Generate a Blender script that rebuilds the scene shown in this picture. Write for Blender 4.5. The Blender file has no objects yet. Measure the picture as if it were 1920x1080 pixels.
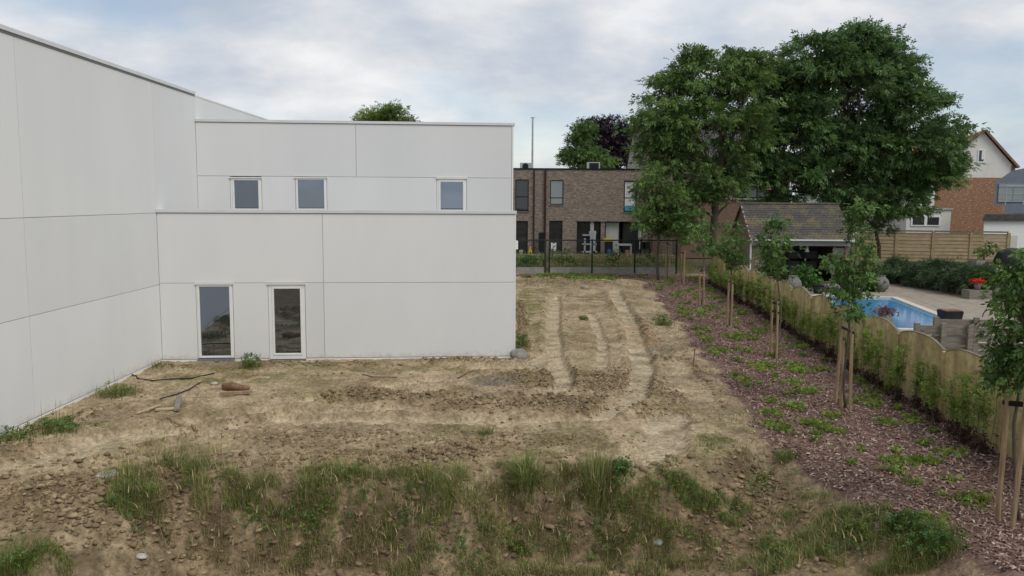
import bpy, math, random
import numpy as np
from mathutils import Matrix, Vector
rng = np.random.default_rng(7); random.seed(7)
sc = bpy.context.scene; COL = sc.collection
# ------------------------------------------------------------------ camera
H = 4.3; FPX = 1550.0; PITCH = math.atan(165 / 1550); ROLL = .0055
FW = np.array([0, math.cos(PITCH), -math.sin(PITCH)]); U0 = np.array([0, math.sin(PITCH), math.cos(PITCH)]); R0 = np.array([1., 0, 0])
RT = R0 * math.cos(ROLL) + U0 * math.sin(ROLL); UP = U0 * math.cos(ROLL) - R0 * math.sin(ROLL)
C0 = np.array([0, 0, H])
cam = bpy.data.cameras.new('camera'); camo = bpy.data.objects.new('camera', cam); COL.objects.link(camo)
cam.sensor_width = 36; cam.lens = FPX / 1920 * 36; cam.clip_end = 4000; cam.clip_start = .1
camo.matrix_world = Matrix(((RT[0], UP[0], -FW[0], 0), (RT[1], UP[1], -FW[1], 0), (RT[2], UP[2], -FW[2], H), (0, 0, 0, 1)))
sc.camera = camo
# ------------------------------------------------------------------ world, sun, exposure
SUN_EL, SUN_AZ = math.radians(50), math.radians(132)      # azimuth clockwise from +Y: behind the camera to the right
w = bpy.data.worlds.new('World'); sc.world = w; w.use_nodes = True
nt = w.node_tree; nt.nodes.clear(); N = nt.nodes.new; LK = nt.links.new
out = N('ShaderNodeOutputWorld'); bg = N('ShaderNodeBackground'); bg.inputs[1].default_value = .1
sky = N('ShaderNodeTexSky'); sky.sky_type = 'NISHITA'; sky.sun_disc = False
sky.sun_elevation = SUN_EL; sky.sun_rotation = SUN_AZ; sky.air_density = 1.0; sky.dust_density = .4
tc = N('ShaderNodeTexCoord'); sep = N('ShaderNodeSeparateXYZ'); LK(tc.outputs['Generated'], sep.inputs[0])
def mth(op, a, b=None, c=None):
    n = N('ShaderNodeMath'); n.operation = op
    for i, v in enumerate((a, b, c)):
        if v is None: continue
        if isinstance(v, (int, float)): n.inputs[i].default_value = v
        else: LK(v, n.inputs[i])
    return n.outputs[0]
zz = mth('ADD', mth('MAXIMUM', sep.outputs[2], 0.0), .3)
cb = N('ShaderNodeCombineXYZ'); LK(mth('DIVIDE', sep.outputs[0], zz), cb.inputs[0]); LK(mth('DIVIDE', sep.outputs[1], zz), cb.inputs[1])
def wnoise(scale, det, rough, off, dist=0.0):
    mp = N('ShaderNodeMapping'); mp.inputs['Location'].default_value = off; LK(cb.outputs[0], mp.inputs[0])
    n = N('ShaderNodeTexNoise'); n.inputs['Scale'].default_value = scale; n.inputs['Detail'].default_value = det
    n.inputs['Roughness'].default_value = rough; n.inputs['Distortion'].default_value = dist; LK(mp.outputs[0], n.inputs['Vector'])
    return n.outputs[0]
def ramp(fac, stops):
    r = N('ShaderNodeValToRGB'); e = r.color_ramp.elements
    while len(e) < len(stops): e.new(.5)
    for i, (p, c) in enumerate(stops): e[i].position = p; e[i].color = (*c, 1)
    LK(fac, r.inputs[0]); return r.outputs[0]
big = wnoise(1.5, 8, .52, (2.7, 9.4, 5), .25); sml = wnoise(4.2, 9, .6, (7.7, 2.2, 3), .15)
mixn = mth('ADD', mth('MULTIPLY', big, .7), mth('MULTIPLY', sml, .3))
clouds = ramp(mixn, [(.36, (3.9, 4.45, 5.3)), (.45, (4.65, 5.1, 5.75)), (.5, (5.4, 5.7, 6.15)), (.56, (6.4, 6.55, 6.75)), (.66, (7.9, 7.85, 7.85))])
cover = ramp(wnoise(1.6, 6, .5, (12.3, 5.1, 8), .3), [(.36, (.55,) * 3), (.5, (.99,) * 3)])
hz = N('ShaderNodeMix'); hz.data_type = 'RGBA'; LK(cover, hz.inputs[0]); LK(sky.outputs[0], hz.inputs[6]); LK(clouds, hz.inputs[7])
LK(hz.outputs[2], bg.inputs[0]); LK(bg.outputs[0], out.inputs[0])
sl = bpy.data.lights.new('sun', 'SUN'); sl.energy = 1.5; sl.angle = math.radians(28); sl.color = (1, .965, .91)
slo = bpy.data.objects.new('sun', sl); COL.objects.link(slo); slo.location = (0, 0, 60)
sdir = Vector((math.sin(SUN_AZ) * math.cos(SUN_EL), math.cos(SUN_AZ) * math.cos(SUN_EL), math.sin(SUN_EL)))
slo.rotation_euler = sdir.to_track_quat('Z', 'Y').to_euler()
sc.view_settings.view_transform = 'Standard'; sc.view_settings.look = 'None'; sc.view_settings.exposure = .28; sc.view_settings.gamma = 1
# ------------------------------------------------------------------ pixel -> place
def ray(px, py): return FW * FPX + RT * (px - 960) + UP * (540 - py)
def G(px, py, z=0.): d = ray(px, py); return C0 + d * (z - H) / d[2]
def DY(px, py, Y): d = ray(px, py); return C0 + d * Y / d[1]
def onpl(px, py, o, n): d = ray(px, py); return C0 + d * np.dot(o - C0, n) / np.dot(d, n)
# ------------------------------------------------------------------ helpers
def tag(o, label, cat, group=None):
    o['label'] = label; o['category'] = cat
    if group: o['group'] = group
    return o
def thing(name, label, cat, loc=(0, 0, 0), group=None):
    o = bpy.data.objects.new(name, None); COL.objects.link(o); o.location = tuple(float(v) for v in loc); o.empty_display_size = .2
    return tag(o, label, cat, group)
def wloc(p):
    l = np.zeros(3)
    while p is not None: l = l + np.array(p.location); p = p.parent
    return l
def npmesh(name, V, F, m, parent=None, col=None, smooth=False, loc=None):
    """V (n,3) world verts, F (k,3|4) faces -> one object"""
    V = np.asarray(V, float); F = np.asarray(F, np.int32)
    base = wloc(parent); off = base if loc is None else np.asarray(loc, float)
    me = bpy.data.meshes.new(name); k = F.shape[1]
    me.vertices.add(len(V)); me.vertices.foreach_set('co', (V - off).astype(np.float32).ravel())
    me.loops.add(F.size); me.loops.foreach_set('vertex_index', F.ravel())
    me.polygons.add(len(F)); me.polygons.foreach_set('loop_start', np.arange(0, F.size, k, dtype=np.int32))
    if smooth: me.polygons.foreach_set('use_smooth', np.ones(len(F), bool))
    me.update(calc_edges=True)
    if col is not None:
        a = me.color_attributes.new('col', 'FLOAT_COLOR', 'POINT'); c4 = np.ones((len(V), 4), np.float32); c4[:, :3] = col
        a.data.foreach_set('color', c4.ravel())
    me.materials.append(m); o = bpy.data.objects.new(name, me); COL.objects.link(o)
    o.location = tuple(off - base); o.parent = parent
    return o
class MB:
    def __init__(s): s.v = []; s.f = []
    def add(s, vs, fs):
        b = len(s.v); s.v += [tuple(float(c) for c in v) for v in vs]; s.f += [tuple(b + i for i in f) for f in fs]; return s
    def hexa(s, p):      # 8 points: bottom 4 ccw, top 4
        return s.add(p, [(3, 2, 1, 0), (4, 5, 6, 7), (0, 1, 5, 4), (1, 2, 6, 5), (2, 3, 7, 6), (3, 0, 4, 7)])
    def box(s, x0, x1, y0, y1, z0, z1):
        return s.hexa([(x0, y0, z0), (x1, y0, z0), (x1, y1, z0), (x0, y1, z0), (x0, y0, z1), (x1, y0, z1), (x1, y1, z1), (x0, y1, z1)])
    def prism(s, poly, d):   # polygon (3d points) extruded by d
        n = len(poly); d = np.asarray(d, float); P = [np.asarray(p, float) for p in poly]
        return s.add(P + [p + d for p in P], [tuple(range(n))[::-1], tuple(range(n, 2 * n))] + [(i, (i + 1) % n, n + (i + 1) % n, n + i) for i in range(n)])
    def tube(s, pts, rad, n=6):
        P = [np.asarray(p, float) for p in pts]; rad = [rad] * len(P) if np.isscalar(rad) else rad
        b = len(s.v)
        for i, p in enumerate(P):
            t = P[min(i + 1, len(P) - 1)] - P[max(i - 1, 0)]; t = t / (np.linalg.norm(t) + 1e-9)
            a = np.cross(t, (0, 0, 1.) if abs(t[2]) < .9 else (1., 0, 0)); a /= np.linalg.norm(a); c = np.cross(t, a)
            for k in range(n):
                an = 2 * math.pi * k / n; s.v.append(tuple(p + (a * math.cos(an) + c * math.sin(an)) * rad[i]))
        for i in range(len(P) - 1):
            for k in range(n):
                q = b + i * n; s.f.append((q + k, q + (k + 1) % n, q + n + (k + 1) % n, q + n + k))
        s.f.append(tuple(b + k for k in range(n))[::-1]); e = b + (len(P) - 1) * n; s.f.append(tuple(e + k for k in range(n)))
        return s
    def lathe(s, o, prof, n=16, sq=1.0):
        b = len(s.v)
        for (r, z) in prof:
            for k in range(n):
                an = 2 * math.pi * k / n; s.v.append((o[0] + r * math.cos(an), o[1] + r * sq * math.sin(an), o[2] + z))
        for i in range(len(prof) - 1):
            for k in range(n):
                q = b + i * n; s.f.append((q + k, q + (k + 1) % n, q + n + (k + 1) % n, q + n + k))
        s.f.append(tuple(b + k for k in range(n))[::-1]); e = b + (len(prof) - 1) * n; s.f.append(tuple(e + k for k in range(n)))
        return s
    def build(s, name, m, parent=None, loc=None, smooth=False, bevel=0):
        base = wloc(parent); off = base if loc is None else np.asarray(loc, float)
        me = bpy.data.meshes.new(name); me.from_pydata([tuple(np.array(v) - off) for v in s.v], [], s.f); me.update()
        if smooth: me.polygons.foreach_set('use_smooth', np.ones(len(me.polygons), bool))
        me.materials.append(m); o = bpy.data.objects.new(name, me); COL.objects.link(o); o.location = tuple(off - base); o.parent = parent
        if bevel:
            bm = o.modifiers.new('bevel', 'BEVEL'); bm.width = bevel; bm.segments = 2; bm.limit_method = 'ANGLE'
        return o
class Fr:
    """upright wall frame: a along the wall, b out of the wall, z up"""
    def __init__(s, o, u): s.o = np.array([o[0], o[1], 0.]); u = np.array([u[0], u[1], 0.]); s.u = u / np.linalg.norm(u); s.n = np.array([s.u[1], -s.u[0], 0.])
    def p(s, a, b, z): q = s.o + s.u * a + s.n * b; return np.array([q[0], q[1], z])
    def az(s, px, py, b=0.): q = onpl(px, py, s.o + s.n * b, s.n); return float(np.dot(q - s.o, s.u)), float(q[2])
    def box(s, mb, a0, a1, b0, b1, z0, z1):
        return mb.hexa([s.p(a0, b1, z0), s.p(a1, b1, z0), s.p(a1, b0, z0), s.p(a0, b0, z0), s.p(a0, b1, z1), s.p(a1, b1, z1), s.p(a1, b0, z1), s.p(a0, b0, z1)])
    def part(s, name, m, parent, *e, bevel=0): return s.box(MB(), *e).build(name, m, parent, bevel=bevel)
def copy_tree(o, parent=None, loc=None, rz=None, scale=None):
    c = o.copy(); COL.objects.link(c); c.parent = parent
    if loc is not None: c.location = tuple(float(v) for v in loc)
    if rz is not None: c.rotation_euler.z = rz
    if scale is not None: c.scale = scale
    for ch in list(o.children): copy_tree(ch, c)
    return c
# ------------------------------------------------------------------ materials
def mat(name, c1, c2=None, scale=4., rough=.85, bump=0., bscale=None, spec=.25, metal=0., attr=False, transl=0., lo=.35, hi=.65, detail=6, streak=None, bdist=.02, fine=None, dirt=False):
    m = bpy.data.materials.new(name); m.use_nodes = True; t = m.node_tree; nd = t.nodes; lk = t.links
    b = nd['Principled BSDF']; b.inputs['Roughness'].default_value = rough; b.inputs['Specular IOR Level'].default_value = spec; b.inputs['Metallic'].default_value = metal
    co = nd.new('ShaderNodeTexCoord'); vec = co.outputs['Object']
    if streak:
        mp = nd.new('ShaderNodeMapping'); mp.inputs['Scale'].default_value = streak; lk.new(vec, mp.inputs[0]); vec = mp.outputs[0]
    n = nd.new('ShaderNodeTexNoise'); n.inputs['Scale'].default_value = scale; n.inputs['Detail'].default_value = detail; n.inputs['Roughness'].default_value = .6; lk.new(vec, n.inputs['Vector'])
    r = nd.new('ShaderNodeValToRGB'); e = r.color_ramp.elements; e[0].position = lo; e[1].position = hi
    e[0].color = (*c1, 1); e[1].color = (*(c2 or c1), 1); lk.new(n.outputs[0], r.inputs[0]); colr = r.outputs[0]
    if fine:
        nf = nd.new('ShaderNodeTexNoise'); nf.inputs['Scale'].default_value = fine[0]; nf.inputs['Detail'].default_value = 9; nf.inputs['Roughness'].default_value = .7; lk.new(co.outputs['Object'], nf.inputs['Vector'])
        rf = nd.new('ShaderNodeValToRGB'); ef = rf.color_ramp.elements; ef[0].position = .34; ef[1].position = .66; ef[0].color = (fine[1],) * 3 + (1,); ef[1].color = (fine[2],) * 3 + (1,); lk.new(nf.outputs[0], rf.inputs[0])
        mf_ = nd.new('ShaderNodeMix'); mf_.data_type = 'RGBA'; mf_.blend_type = 'MULTIPLY'; mf_.inputs[0].default_value = 1; lk.new(colr, mf_.inputs[6]); lk.new(rf.outputs[0], mf_.inputs[7]); colr = mf_.outputs[2]
    if attr:
        at = nd.new('ShaderNodeVertexColor'); at.layer_name = 'col'; mx = nd.new('ShaderNodeMix'); mx.data_type = 'RGBA'; mx.blend_type = 'MULTIPLY'
        mx.inputs[0].default_value = 1; lk.new(colr, mx.inputs[6]); lk.new(at.outputs[0], mx.inputs[7]); colr = mx.outputs[2]
    if dirt:      # panels differ slightly in tone; mud splashed on the lowest quarter metre
        oi = nd.new('ShaderNodeObjectInfo'); mr = nd.new('ShaderNodeMapRange'); mr.inputs['To Min'].default_value = .955; mr.inputs['To Max'].default_value = 1.03; lk.new(oi.outputs['Random'], mr.inputs['Value'])
        sv = nd.new('ShaderNodeVectorMath'); sv.operation = 'SCALE'; lk.new(colr, sv.inputs[0]); lk.new(mr.outputs[0], sv.inputs['Scale']); colr = sv.outputs[0]
        sp = nd.new('ShaderNodeSeparateXYZ'); lk.new(co.outputs['Object'], sp.inputs[0]); nm = nd.new('ShaderNodeTexNoise'); nm.inputs['Scale'].default_value = 7; nm.inputs['Detail'].default_value = 9; nm.inputs['Roughness'].default_value = .75; lk.new(co.outputs['Object'], nm.inputs['Vector'])
        mz = nd.new('ShaderNodeMapRange'); mz.inputs['From Min'].default_value = .05; mz.inputs['From Max'].default_value = .42; mz.inputs['To Min'].default_value = .2; mz.inputs['To Max'].default_value = -.25; lk.new(sp.outputs[2], mz.inputs['Value'])
        ad = nd.new('ShaderNodeMath'); lk.new(mz.outputs[0], ad.inputs[0]); lk.new(nm.outputs[0], ad.inputs[1]); rr = nd.new('ShaderNodeValToRGB'); rr.color_ramp.elements[0].position = .52; rr.color_ramp.elements[1].position = .8; rr.color_ramp.elements[1].color = (.6, .6, .6, 1); lk.new(ad.outputs[0], rr.inputs[0])
        md = nd.new('ShaderNodeMix'); md.data_type = 'RGBA'; lk.new(rr.outputs[0], md.inputs[0]); lk.new(colr, md.inputs[6]); md.inputs[7].default_value = (.42, .35, .25, 1); colr = md.outputs[2]
    lk.new(colr, b.inputs['Base Color'])
    if bump:
        n2 = nd.new('ShaderNodeTexNoise'); n2.inputs['Scale'].default_value = bscale or scale * 4; n2.inputs['Detail'].default_value = 8; lk.new(co.outputs['Object'], n2.inputs['Vector'])
        bp = nd.new('ShaderNodeBump'); bp.inputs['Strength'].default_value = bump; bp.inputs['Distance'].default_value = bdist; lk.new(n2.outputs[0], bp.inputs['Height']); lk.new(bp.outputs[0], b.inputs['Normal'])
    if transl:
        tr = nd.new('ShaderNodeBsdfTranslucent'); lk.new(colr, tr.inputs[0]); ms = nd.new('ShaderNodeMixShader'); ms.inputs[0].default_value = transl
        lk.new(b.outputs[0], ms.inputs[1]); lk.new(tr.outputs[0], ms.inputs[2]); lk.new(ms.outputs[0], nd['Material Output'].inputs[0])
    return m
def brickmat(name, c1, c2, mort, bw=.22, bh=.065, vscale=.6, patch=None, rough=.9):
    m = mat(name, c1, c2, rough=rough); t = m.node_tree; nd = t.nodes; lk = t.links; b = nd['Principled BSDF']
    co = nd.new('ShaderNodeTexCoord'); sp = nd.new('ShaderNodeSeparateXYZ'); lk.new(co.outputs['Object'], sp.inputs[0])
    ad = nd.new('ShaderNodeMath'); lk.new(sp.outputs[0], ad.inputs[0]); lk.new(sp.outputs[1], ad.inputs[1])
    cb = nd.new('ShaderNodeCombineXYZ'); lk.new(ad.outputs[0], cb.inputs[0]); lk.new(sp.outputs[2], cb.inputs[1])
    br = nd.new('ShaderNodeTexBrick'); br.inputs['Scale'].default_value = 1; br.inputs['Brick Width'].default_value = bw; br.inputs['Row Height'].default_value = bh
    br.inputs['Mortar Size'].default_value = .008; br.inputs['Color1'].default_value = (*c1, 1); br.inputs['Color2'].default_value = (*c2, 1); br.inputs['Mortar'].default_value = (*mort, 1)
    br.inputs['Bias'].default_value = .1; lk.new(cb.outputs[0], br.inputs[0])
    n = nd.new('ShaderNodeTexNoise'); n.inputs['Scale'].default_value = 5; n.inputs['Detail'].default_value = 8; n.inputs['Roughness'].default_value = .75
    mp = nd.new('ShaderNodeMapping'); mp.inputs['Scale'].default_value = (1, 1, 3.2); lk.new(co.outputs['Object'], mp.inputs[0]); lk.new(mp.outputs[0], n.inputs['Vector'])
    r = nd.new('ShaderNodeValToRGB'); e = r.color_ramp.elements; e[0].position = .36; e[1].position = .64; k = vscale; e[0].color = (k, k, k, 1); e[1].color = (1.35, 1.33, 1.3, 1); lk.new(n.outputs[0], r.inputs[0])
    mx = nd.new('ShaderNodeMix'); mx.data_type = 'RGBA'; mx.blend_type = 'MULTIPLY'; mx.inputs[0].default_value = 1; lk.new(br.outputs[0], mx.inputs[6]); lk.new(r.outputs[0], mx.inputs[7]); colr = mx.outputs[2]
    if patch:
        n2 = nd.new('ShaderNodeTexNoise'); n2.inputs['Scale'].default_value = 3.5; n2.inputs['Detail'].default_value = 7; n2.inputs['Roughness'].default_value = .7; lk.new(mp.outputs[0], n2.inputs['Vector'])
        r2 = nd.new('ShaderNodeValToRGB'); r2.color_ramp.elements[0].position = .54; r2.color_ramp.elements[1].position = .62; lk.new(n2.outputs[0], r2.inputs[0])
        m2 = nd.new('ShaderNodeMix'); m2.data_type = 'RGBA'; lk.new(r2.outputs[0], m2.inputs[0]); lk.new(colr, m2.inputs[6]); m2.inputs[7].default_value = (*patch, 1); colr = m2.outputs[2]
    lk.new(colr, b.inputs['Base Color'])
    bp = nd.new('ShaderNodeBump'); bp.inputs['Strength'].default_value = .6; bp.inputs['Distance'].default_value = .01; lk.new(br.outputs['Fac'], bp.inputs['Height']); bp.invert = True; lk.new(bp.outputs[0], b.inputs['Normal'])
    return m
def glass(name, tint, diff, refl):
    m = bpy.data.materials.new(name); m.use_nodes = True; t = m.node_tree; nd = t.nodes; b = nd['Principled BSDF']
    b.inputs['Base Color'].default_value = (*diff, 1); b.inputs['Roughness'].default_value = .5; b.inputs['Specular IOR Level'].default_value = .2
    g = nd.new('ShaderNodeBsdfGlossy'); g.inputs['Color'].default_value = (*tint, 1); g.inputs['Roughness'].default_value = .015
    fr = nd.new('ShaderNodeFresnel'); fr.inputs[0].default_value = 1.5; ad = nd.new('ShaderNodeMath'); ad.inputs[1].default_value = refl; t.links.new(fr.outputs[0], ad.inputs[0])
    nz = nd.new('ShaderNodeTexNoise'); nz.inputs['Scale'].default_value = .9; bp = nd.new('ShaderNodeBump'); bp.inputs['Strength'].default_value = .03; bp.inputs['Distance'].default_value = .02
    co = nd.new('ShaderNodeTexCoord'); t.links.new(co.outputs['Object'], nz.inputs['Vector']); t.links.new(nz.outputs[0], bp.inputs['Height']); t.links.new(bp.outputs[0], g.inputs['Normal'])
    ms = nd.new('ShaderNodeMixShader'); t.links.new(ad.outputs[0], ms.inputs[0]); t.links.new(b.outputs[0], ms.inputs[1]); t.links.new(g.outputs[0], ms.inputs[2]); t.links.new(ms.outputs[0], nd['Material Output'].inputs[0])
    return m
M = {}
M['panel'] = mat('white_panel', (.675, .68, .67), (.72, .72, .705), scale=.5, rough=.55, bump=.05, bscale=60, spec=.3, streak=(1, 1, .25), dirt=True)
M['panel_back'] = mat('panel_joint', (.42, .42, .41), rough=.9)
M['coping'] = mat('coping_metal', (.60, .61, .61), (.66, .67, .67), scale=1.5, rough=.4, spec=.5)
M['shadowpaint'] = mat('shadow_line_paint', (.3, .3, .3), rough=.9)  # grey strip coloured as the shadow line under the copings, no open gap
M['wframe'] = mat('cream_frame', (.74, .74, .71), (.78, .78, .75), rough=.4, spec=.4)
M['sill'] = mat('grey_sill', (.16, .17, .19), (.2, .21, .23), rough=.6)
M['pane'] = glass('tinted_glass', (.66, .76, .93), (.012, .014, .017), .28)
M['darkpane'] = glass('dark_glass', (.8, .85, .9), (.018, .02, .021), .03)
M['palepane'] = glass('pale_glass', (.9, .93, .95), (.13, .15, .15), .12)
M['conc'] = mat('grey_concrete', (.24, .235, .22), (.34, .33, .31), scale=3, bump=.3)
M['roofmem'] = mat('roof_membrane', (.22, .22, .22), (.3, .3, .29), scale=1)
M['dframe'] = mat('black_frame', (.012, .013, .014), rough=.4)
M['pipe'] = mat('brown_downpipe', (.045, .022, .02), rough=.4, spec=.4)
M['brick'] = brickmat('grey_brown_brick', (.17, .128, .102), (.34, .275, .23), (.23, .2, .175), bw=.24, bh=.06, vscale=.55)
M['brick2'] = brickmat('brown_brick', (.17, .1, .075), (.21, .13, .1), (.2, .17, .15), vscale=.8)
M['brickold'] = brickmat('old_orange_brick', (.30, .145, .075), (.26, .12, .065), (.32, .22, .15), vscale=.75, patch=(.46, .38, .29))
M['plaster'] = mat('white_render', (.62, .60, .55), (.68, .66, .61), scale=1.2)
M['greyplaster'] = mat('grey_render', (.33, .31, .28), (.40, .38, .35), scale=1.5)
M['white'] = mat('white_paint', (.72, .73, .72), (.78, .79, .78), rough=.45, spec=.4)
M['greywhite'] = mat('dull_white', (.34, .36, .36), (.42, .44, .44), rough=.6)
M['curtain'] = mat('curtain', (.40, .42, .39), (.5, .52, .49), scale=6, streak=(8, 8, .3))
M['black'] = mat('black_plastic', (.011, .011, .012), (.02, .02, .021), rough=.5)
M['yellow'] = mat('yellow_plastic', (.55, .40, .03), (.6, .45, .05), rough=.5)
M['blue'] = mat('blue_plastic', (.02, .09, .28), (.03, .11, .33), rough=.45)
M['turq'] = mat('turquoise_plastic', (.03, .33, .42), (.04, .38, .46), rough=.45)
M['card'] = mat('cardboard', (.36, .22, .11), (.42, .27, .14), scale=8)
M['fencegreen'] = mat('dark_fence_metal', (.014, .02, .018), (.02, .027, .024), rough=.5, spec=.4)
M['bark'] = mat('tree_bark', (.075, .057, .042), (.13, .1, .078), scale=5, bump=.6, bscale=14, streak=(3, 3, .6))
M['ybark'] = mat('young_bark', (.09, .075, .055), (.15, .125, .1), scale=12, bump=.3, streak=(2, 2, .4))
M['stake'] = mat('stake_wood', (.22, .145, .085), (.37, .27, .17), scale=6, bump=.3, bscale=30, streak=(4, 4, .4))
M['oldwood'] = mat('weathered_wood', (.16, .135, .11), (.27, .24, .2), scale=5, bump=.4, bscale=24, streak=(.6, 4, 4))
M['newwood'] = mat('pale_timber', (.40, .30, .18), (.52, .41, .27), scale=5, bump=.2, streak=(2, 2, 2))
M['log'] = mat('rotten_log', (.15, .085, .05), (.27, .17, .1), scale=7, bump=.7, bscale=16)
M['beige'] = mat('beige_concrete', (.33, .265, .125), (.56, .45, .22), scale=2.2, fine=(5, .7, 1.25), bump=.25, streak=(1, 1, .35), bscale=20)
M['beige2'] = mat('beige_plank', (.33, .25, .145), (.42, .33, .20), scale=2.5, bump=.3, bscale=14)
M['moss_cap'] = mat('weathered_cap', (.15, .135, .1), (.24, .21, .15), scale=3, bump=.4)
M['slate'] = mat('mossy_slate', (.075, .07, .066), (.19, .15, .07), scale=1.4, bump=.5, bscale=26, lo=.45, hi=.75, fine=(14, .5, 1.5), detail=9)
M['tile'] = mat('dark_tile', (.05, .047, .046), (.095, .09, .087), scale=4, bump=.4, bscale=10)
M['otile'] = mat('orange_tile', (.36, .12, .045), (.47, .18, .075), scale=3, bump=.4, bscale=10)
M['gutter'] = mat('white_gutter', (.55, .57, .58), (.62, .64, .65), rough=.4)
M['fascia'] = mat('grey_fascia', (.26, .25, .235), (.36, .35, .33), scale=6, streak=(.5, 3, 3))
M['paving'] = mat('garden_paving', (.27, .225, .175), (.36, .31, .25), scale=3, bump=.2)
M['coping_pool'] = mat('pool_coping', (.52, .48, .42), (.6, .56, .5), scale=3)
M['stonepot'] = mat('stone_pot', (.13, .125, .115), (.22, .21, .195), scale=8, bump=.4)
M['bluegrey'] = mat('blue_grey_panel', (.14, .165, .2), (.18, .2, .24), rough=.6)
M['rubber'] = mat('tie_strap', (.008, .008, .008), rough=.7)
M['redflower'] = mat('red_petals', (.55, .03, .015), (.65, .07, .03), scale=9)
M['pinkflower'] = mat('pink_petals', (.32, .10, .14), (.45, .2, .24), scale=9)
M['stone'] = mat('field_stone', (.3, .29, .25), (.5, .48, .43), scale=9, bump=.5)
M['boulder'] = mat('grey_boulder', (.16, .17, .14), (.3, .3, .27), scale=7, bump=.5)
M['water'] = mat('pool_water', (.075, .27, .52), (.095, .31, .56), scale=1.2, rough=.06, spec=.5, bump=.06, bscale=3)
def leafmat(name, c1, c2, tr=.32, rough=.5, spec=.35): return mat(name, c1, c2, scale=1.1, rough=rough, spec=spec, attr=True, transl=tr)
M['ash'] = leafmat('ash_leaves', (.08, .145, .04), (.17, .26, .07))
M['ash2'] = leafmat('dark_ash_leaves', (.072, .14, .046), (.145, .24, .075))
M['beech'] = leafmat('copper_beech_leaves', (.014, .009, .016), (.034, .019, .029), tr=.15)
M['lime'] = leafmat('bright_leaves', (.1, .165, .032), (.17, .245, .055))
M['horn'] = leafmat('hornbeam_leaves', (.072, .14, .032), (.13, .22, .055))
M['laurel'] = leafmat('privet_leaves', (.15, .225, .03), (.25, .34, .065), rough=.4)
M['junip'] = leafmat('juniper_needles', (.042, .078, .03), (.075, .12, .048), tr=.1)
M['shrub'] = leafmat('shrub_leaves', (.06, .14, .026), (.1, .2, .042), rough=.4)
M['grass'] = leafmat('grass_blades', (.9, .9, .9), (1.1, 1.1, 1.1), tr=.3, rough=.6, spec=.2)
M['clod'] = mat('clod_soil', (.82, .82, .82), (1.12, 1.1, 1.08), scale=9, rough=.95, bump=.5, bscale=40, spec=.1, attr=True)
M['chip'] = mat('bark_chips', (.85, .85, .85), (1.1, 1.1, 1.1), scale=9, rough=.85, spec=.2, attr=True)
M['soil'] = mat('bare_soil', (.70, .69, .67), (1.2, 1.2, 1.2), scale=1.7, rough=.95, bump=1., bscale=13, spec=.1, attr=True, detail=12, bdist=.06, fine=(11, .6, 1.4))
# ------------------------------------------------------------------ noise
def _h(ix, iy, s):
    n = (ix.astype(np.int64) * 374761393 + iy.astype(np.int64) * 668265263 + s * 1442695041) & 0xffffffff
    n = ((n ^ (n >> 13)) * 1274126177) & 0xffffffff
    return ((n ^ (n >> 16)) & 0xffff) / 65535.0
def vn(x, y, s=0):
    ix = np.floor(x); iy = np.floor(y); fx = x - ix; fy = y - iy; fx = fx * fx * (3 - 2 * fx); fy = fy * fy * (3 - 2 * fy)
    a = _h(ix, iy, s); b = _h(ix + 1, iy, s); c = _h(ix, iy + 1, s); d = _h(ix + 1, iy + 1, s)
    return (a * (1 - fx) + b * fx) * (1 - fy) + (c * (1 - fx) + d * fx) * fy
def fbm(x, y, o=4, s=0):
    t = 0; a = .5
    for i in range(o): t = t + a * vn(x, y, s + i * 17); x = x * 2.03 + 11.3; y = y * 2.03 + 5.7; a *= .5
    return t / (1 - .5 ** o)
def sst(a, b, x): t = np.clip((x - a) / (b - a), 0, 1); return t * t * (3 - 2 * t)
def segd(x, y, a, b):
    d = b - a; t = np.clip(((x - a[0]) * d[0] + (y - a[1]) * d[1]) / (d @ d), 0, 1)
    return np.hypot(x - a[0] - t * d[0], y - a[1] - t * d[1])
def polyd(x, y, P):   # signed distance, negative inside
    ins = np.zeros(x.shape, bool); d = np.full(x.shape, 1e9)
    for i in range(len(P)):
        a = P[i]; b = P[(i + 1) % len(P)]; d = np.minimum(d, segd(x, y, a, b))
        c = (a[1] > y) != (b[1] > y); xi = (b[0] - a[0]) * (y - a[1]) / (b[1] - a[1] + 1e-12) + a[0]; ins ^= c & (x < xi)
    return np.where(ins, -d, d)
def lined(x, y, P): return np.min([segd(x, y, P[i], P[i + 1]) for i in range(len(P) - 1)], axis=0)
g2 = lambda px, py, z=0.: G(px, py, z)[:2]
# ------------------------------------------------------------------ terrain
FA = np.array([8.70, 14.29]); FB = np.array([10.27, 35.70]); FD = (FB - FA) / np.linalg.norm(FB - FA)    # concrete fence line
fline = lambda t: FA + FD * t
PLAT = [g2(*q) for q in [(-60, 960), (80, 960), (180, 935), (300, 880), (420, 892), (560, 886), (690, 898), (720, 884), (840, 900), (930, 872), (1060, 868), (1180, 884), (1290, 876), (1350, 850), (1395, 820), (1365, 750), (1330, 690), (1290, 640), (1240, 590), (1215, 545), (1212, 528)]]
PLAT = np.array([(-9, 12.0)] + PLAT + [(8.8, 52), (30, 60), (400, 60), (400, 1500), (-500, 1500), (-500, 20)])
MUL = np.array([g2(*q, -.1) for q in [(968, 522), (1130, 524), (1205, 530), (1245, 575), (1300, 640), (1345, 710), (1410, 790), (1480, 850), (1550, 915), (1640, 968), (1760, 1010), (1860, 1075), (1980, 1150)]] + [(9, 8), (40, 8), (40, 48.6), (.5, 48.4)])
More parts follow.
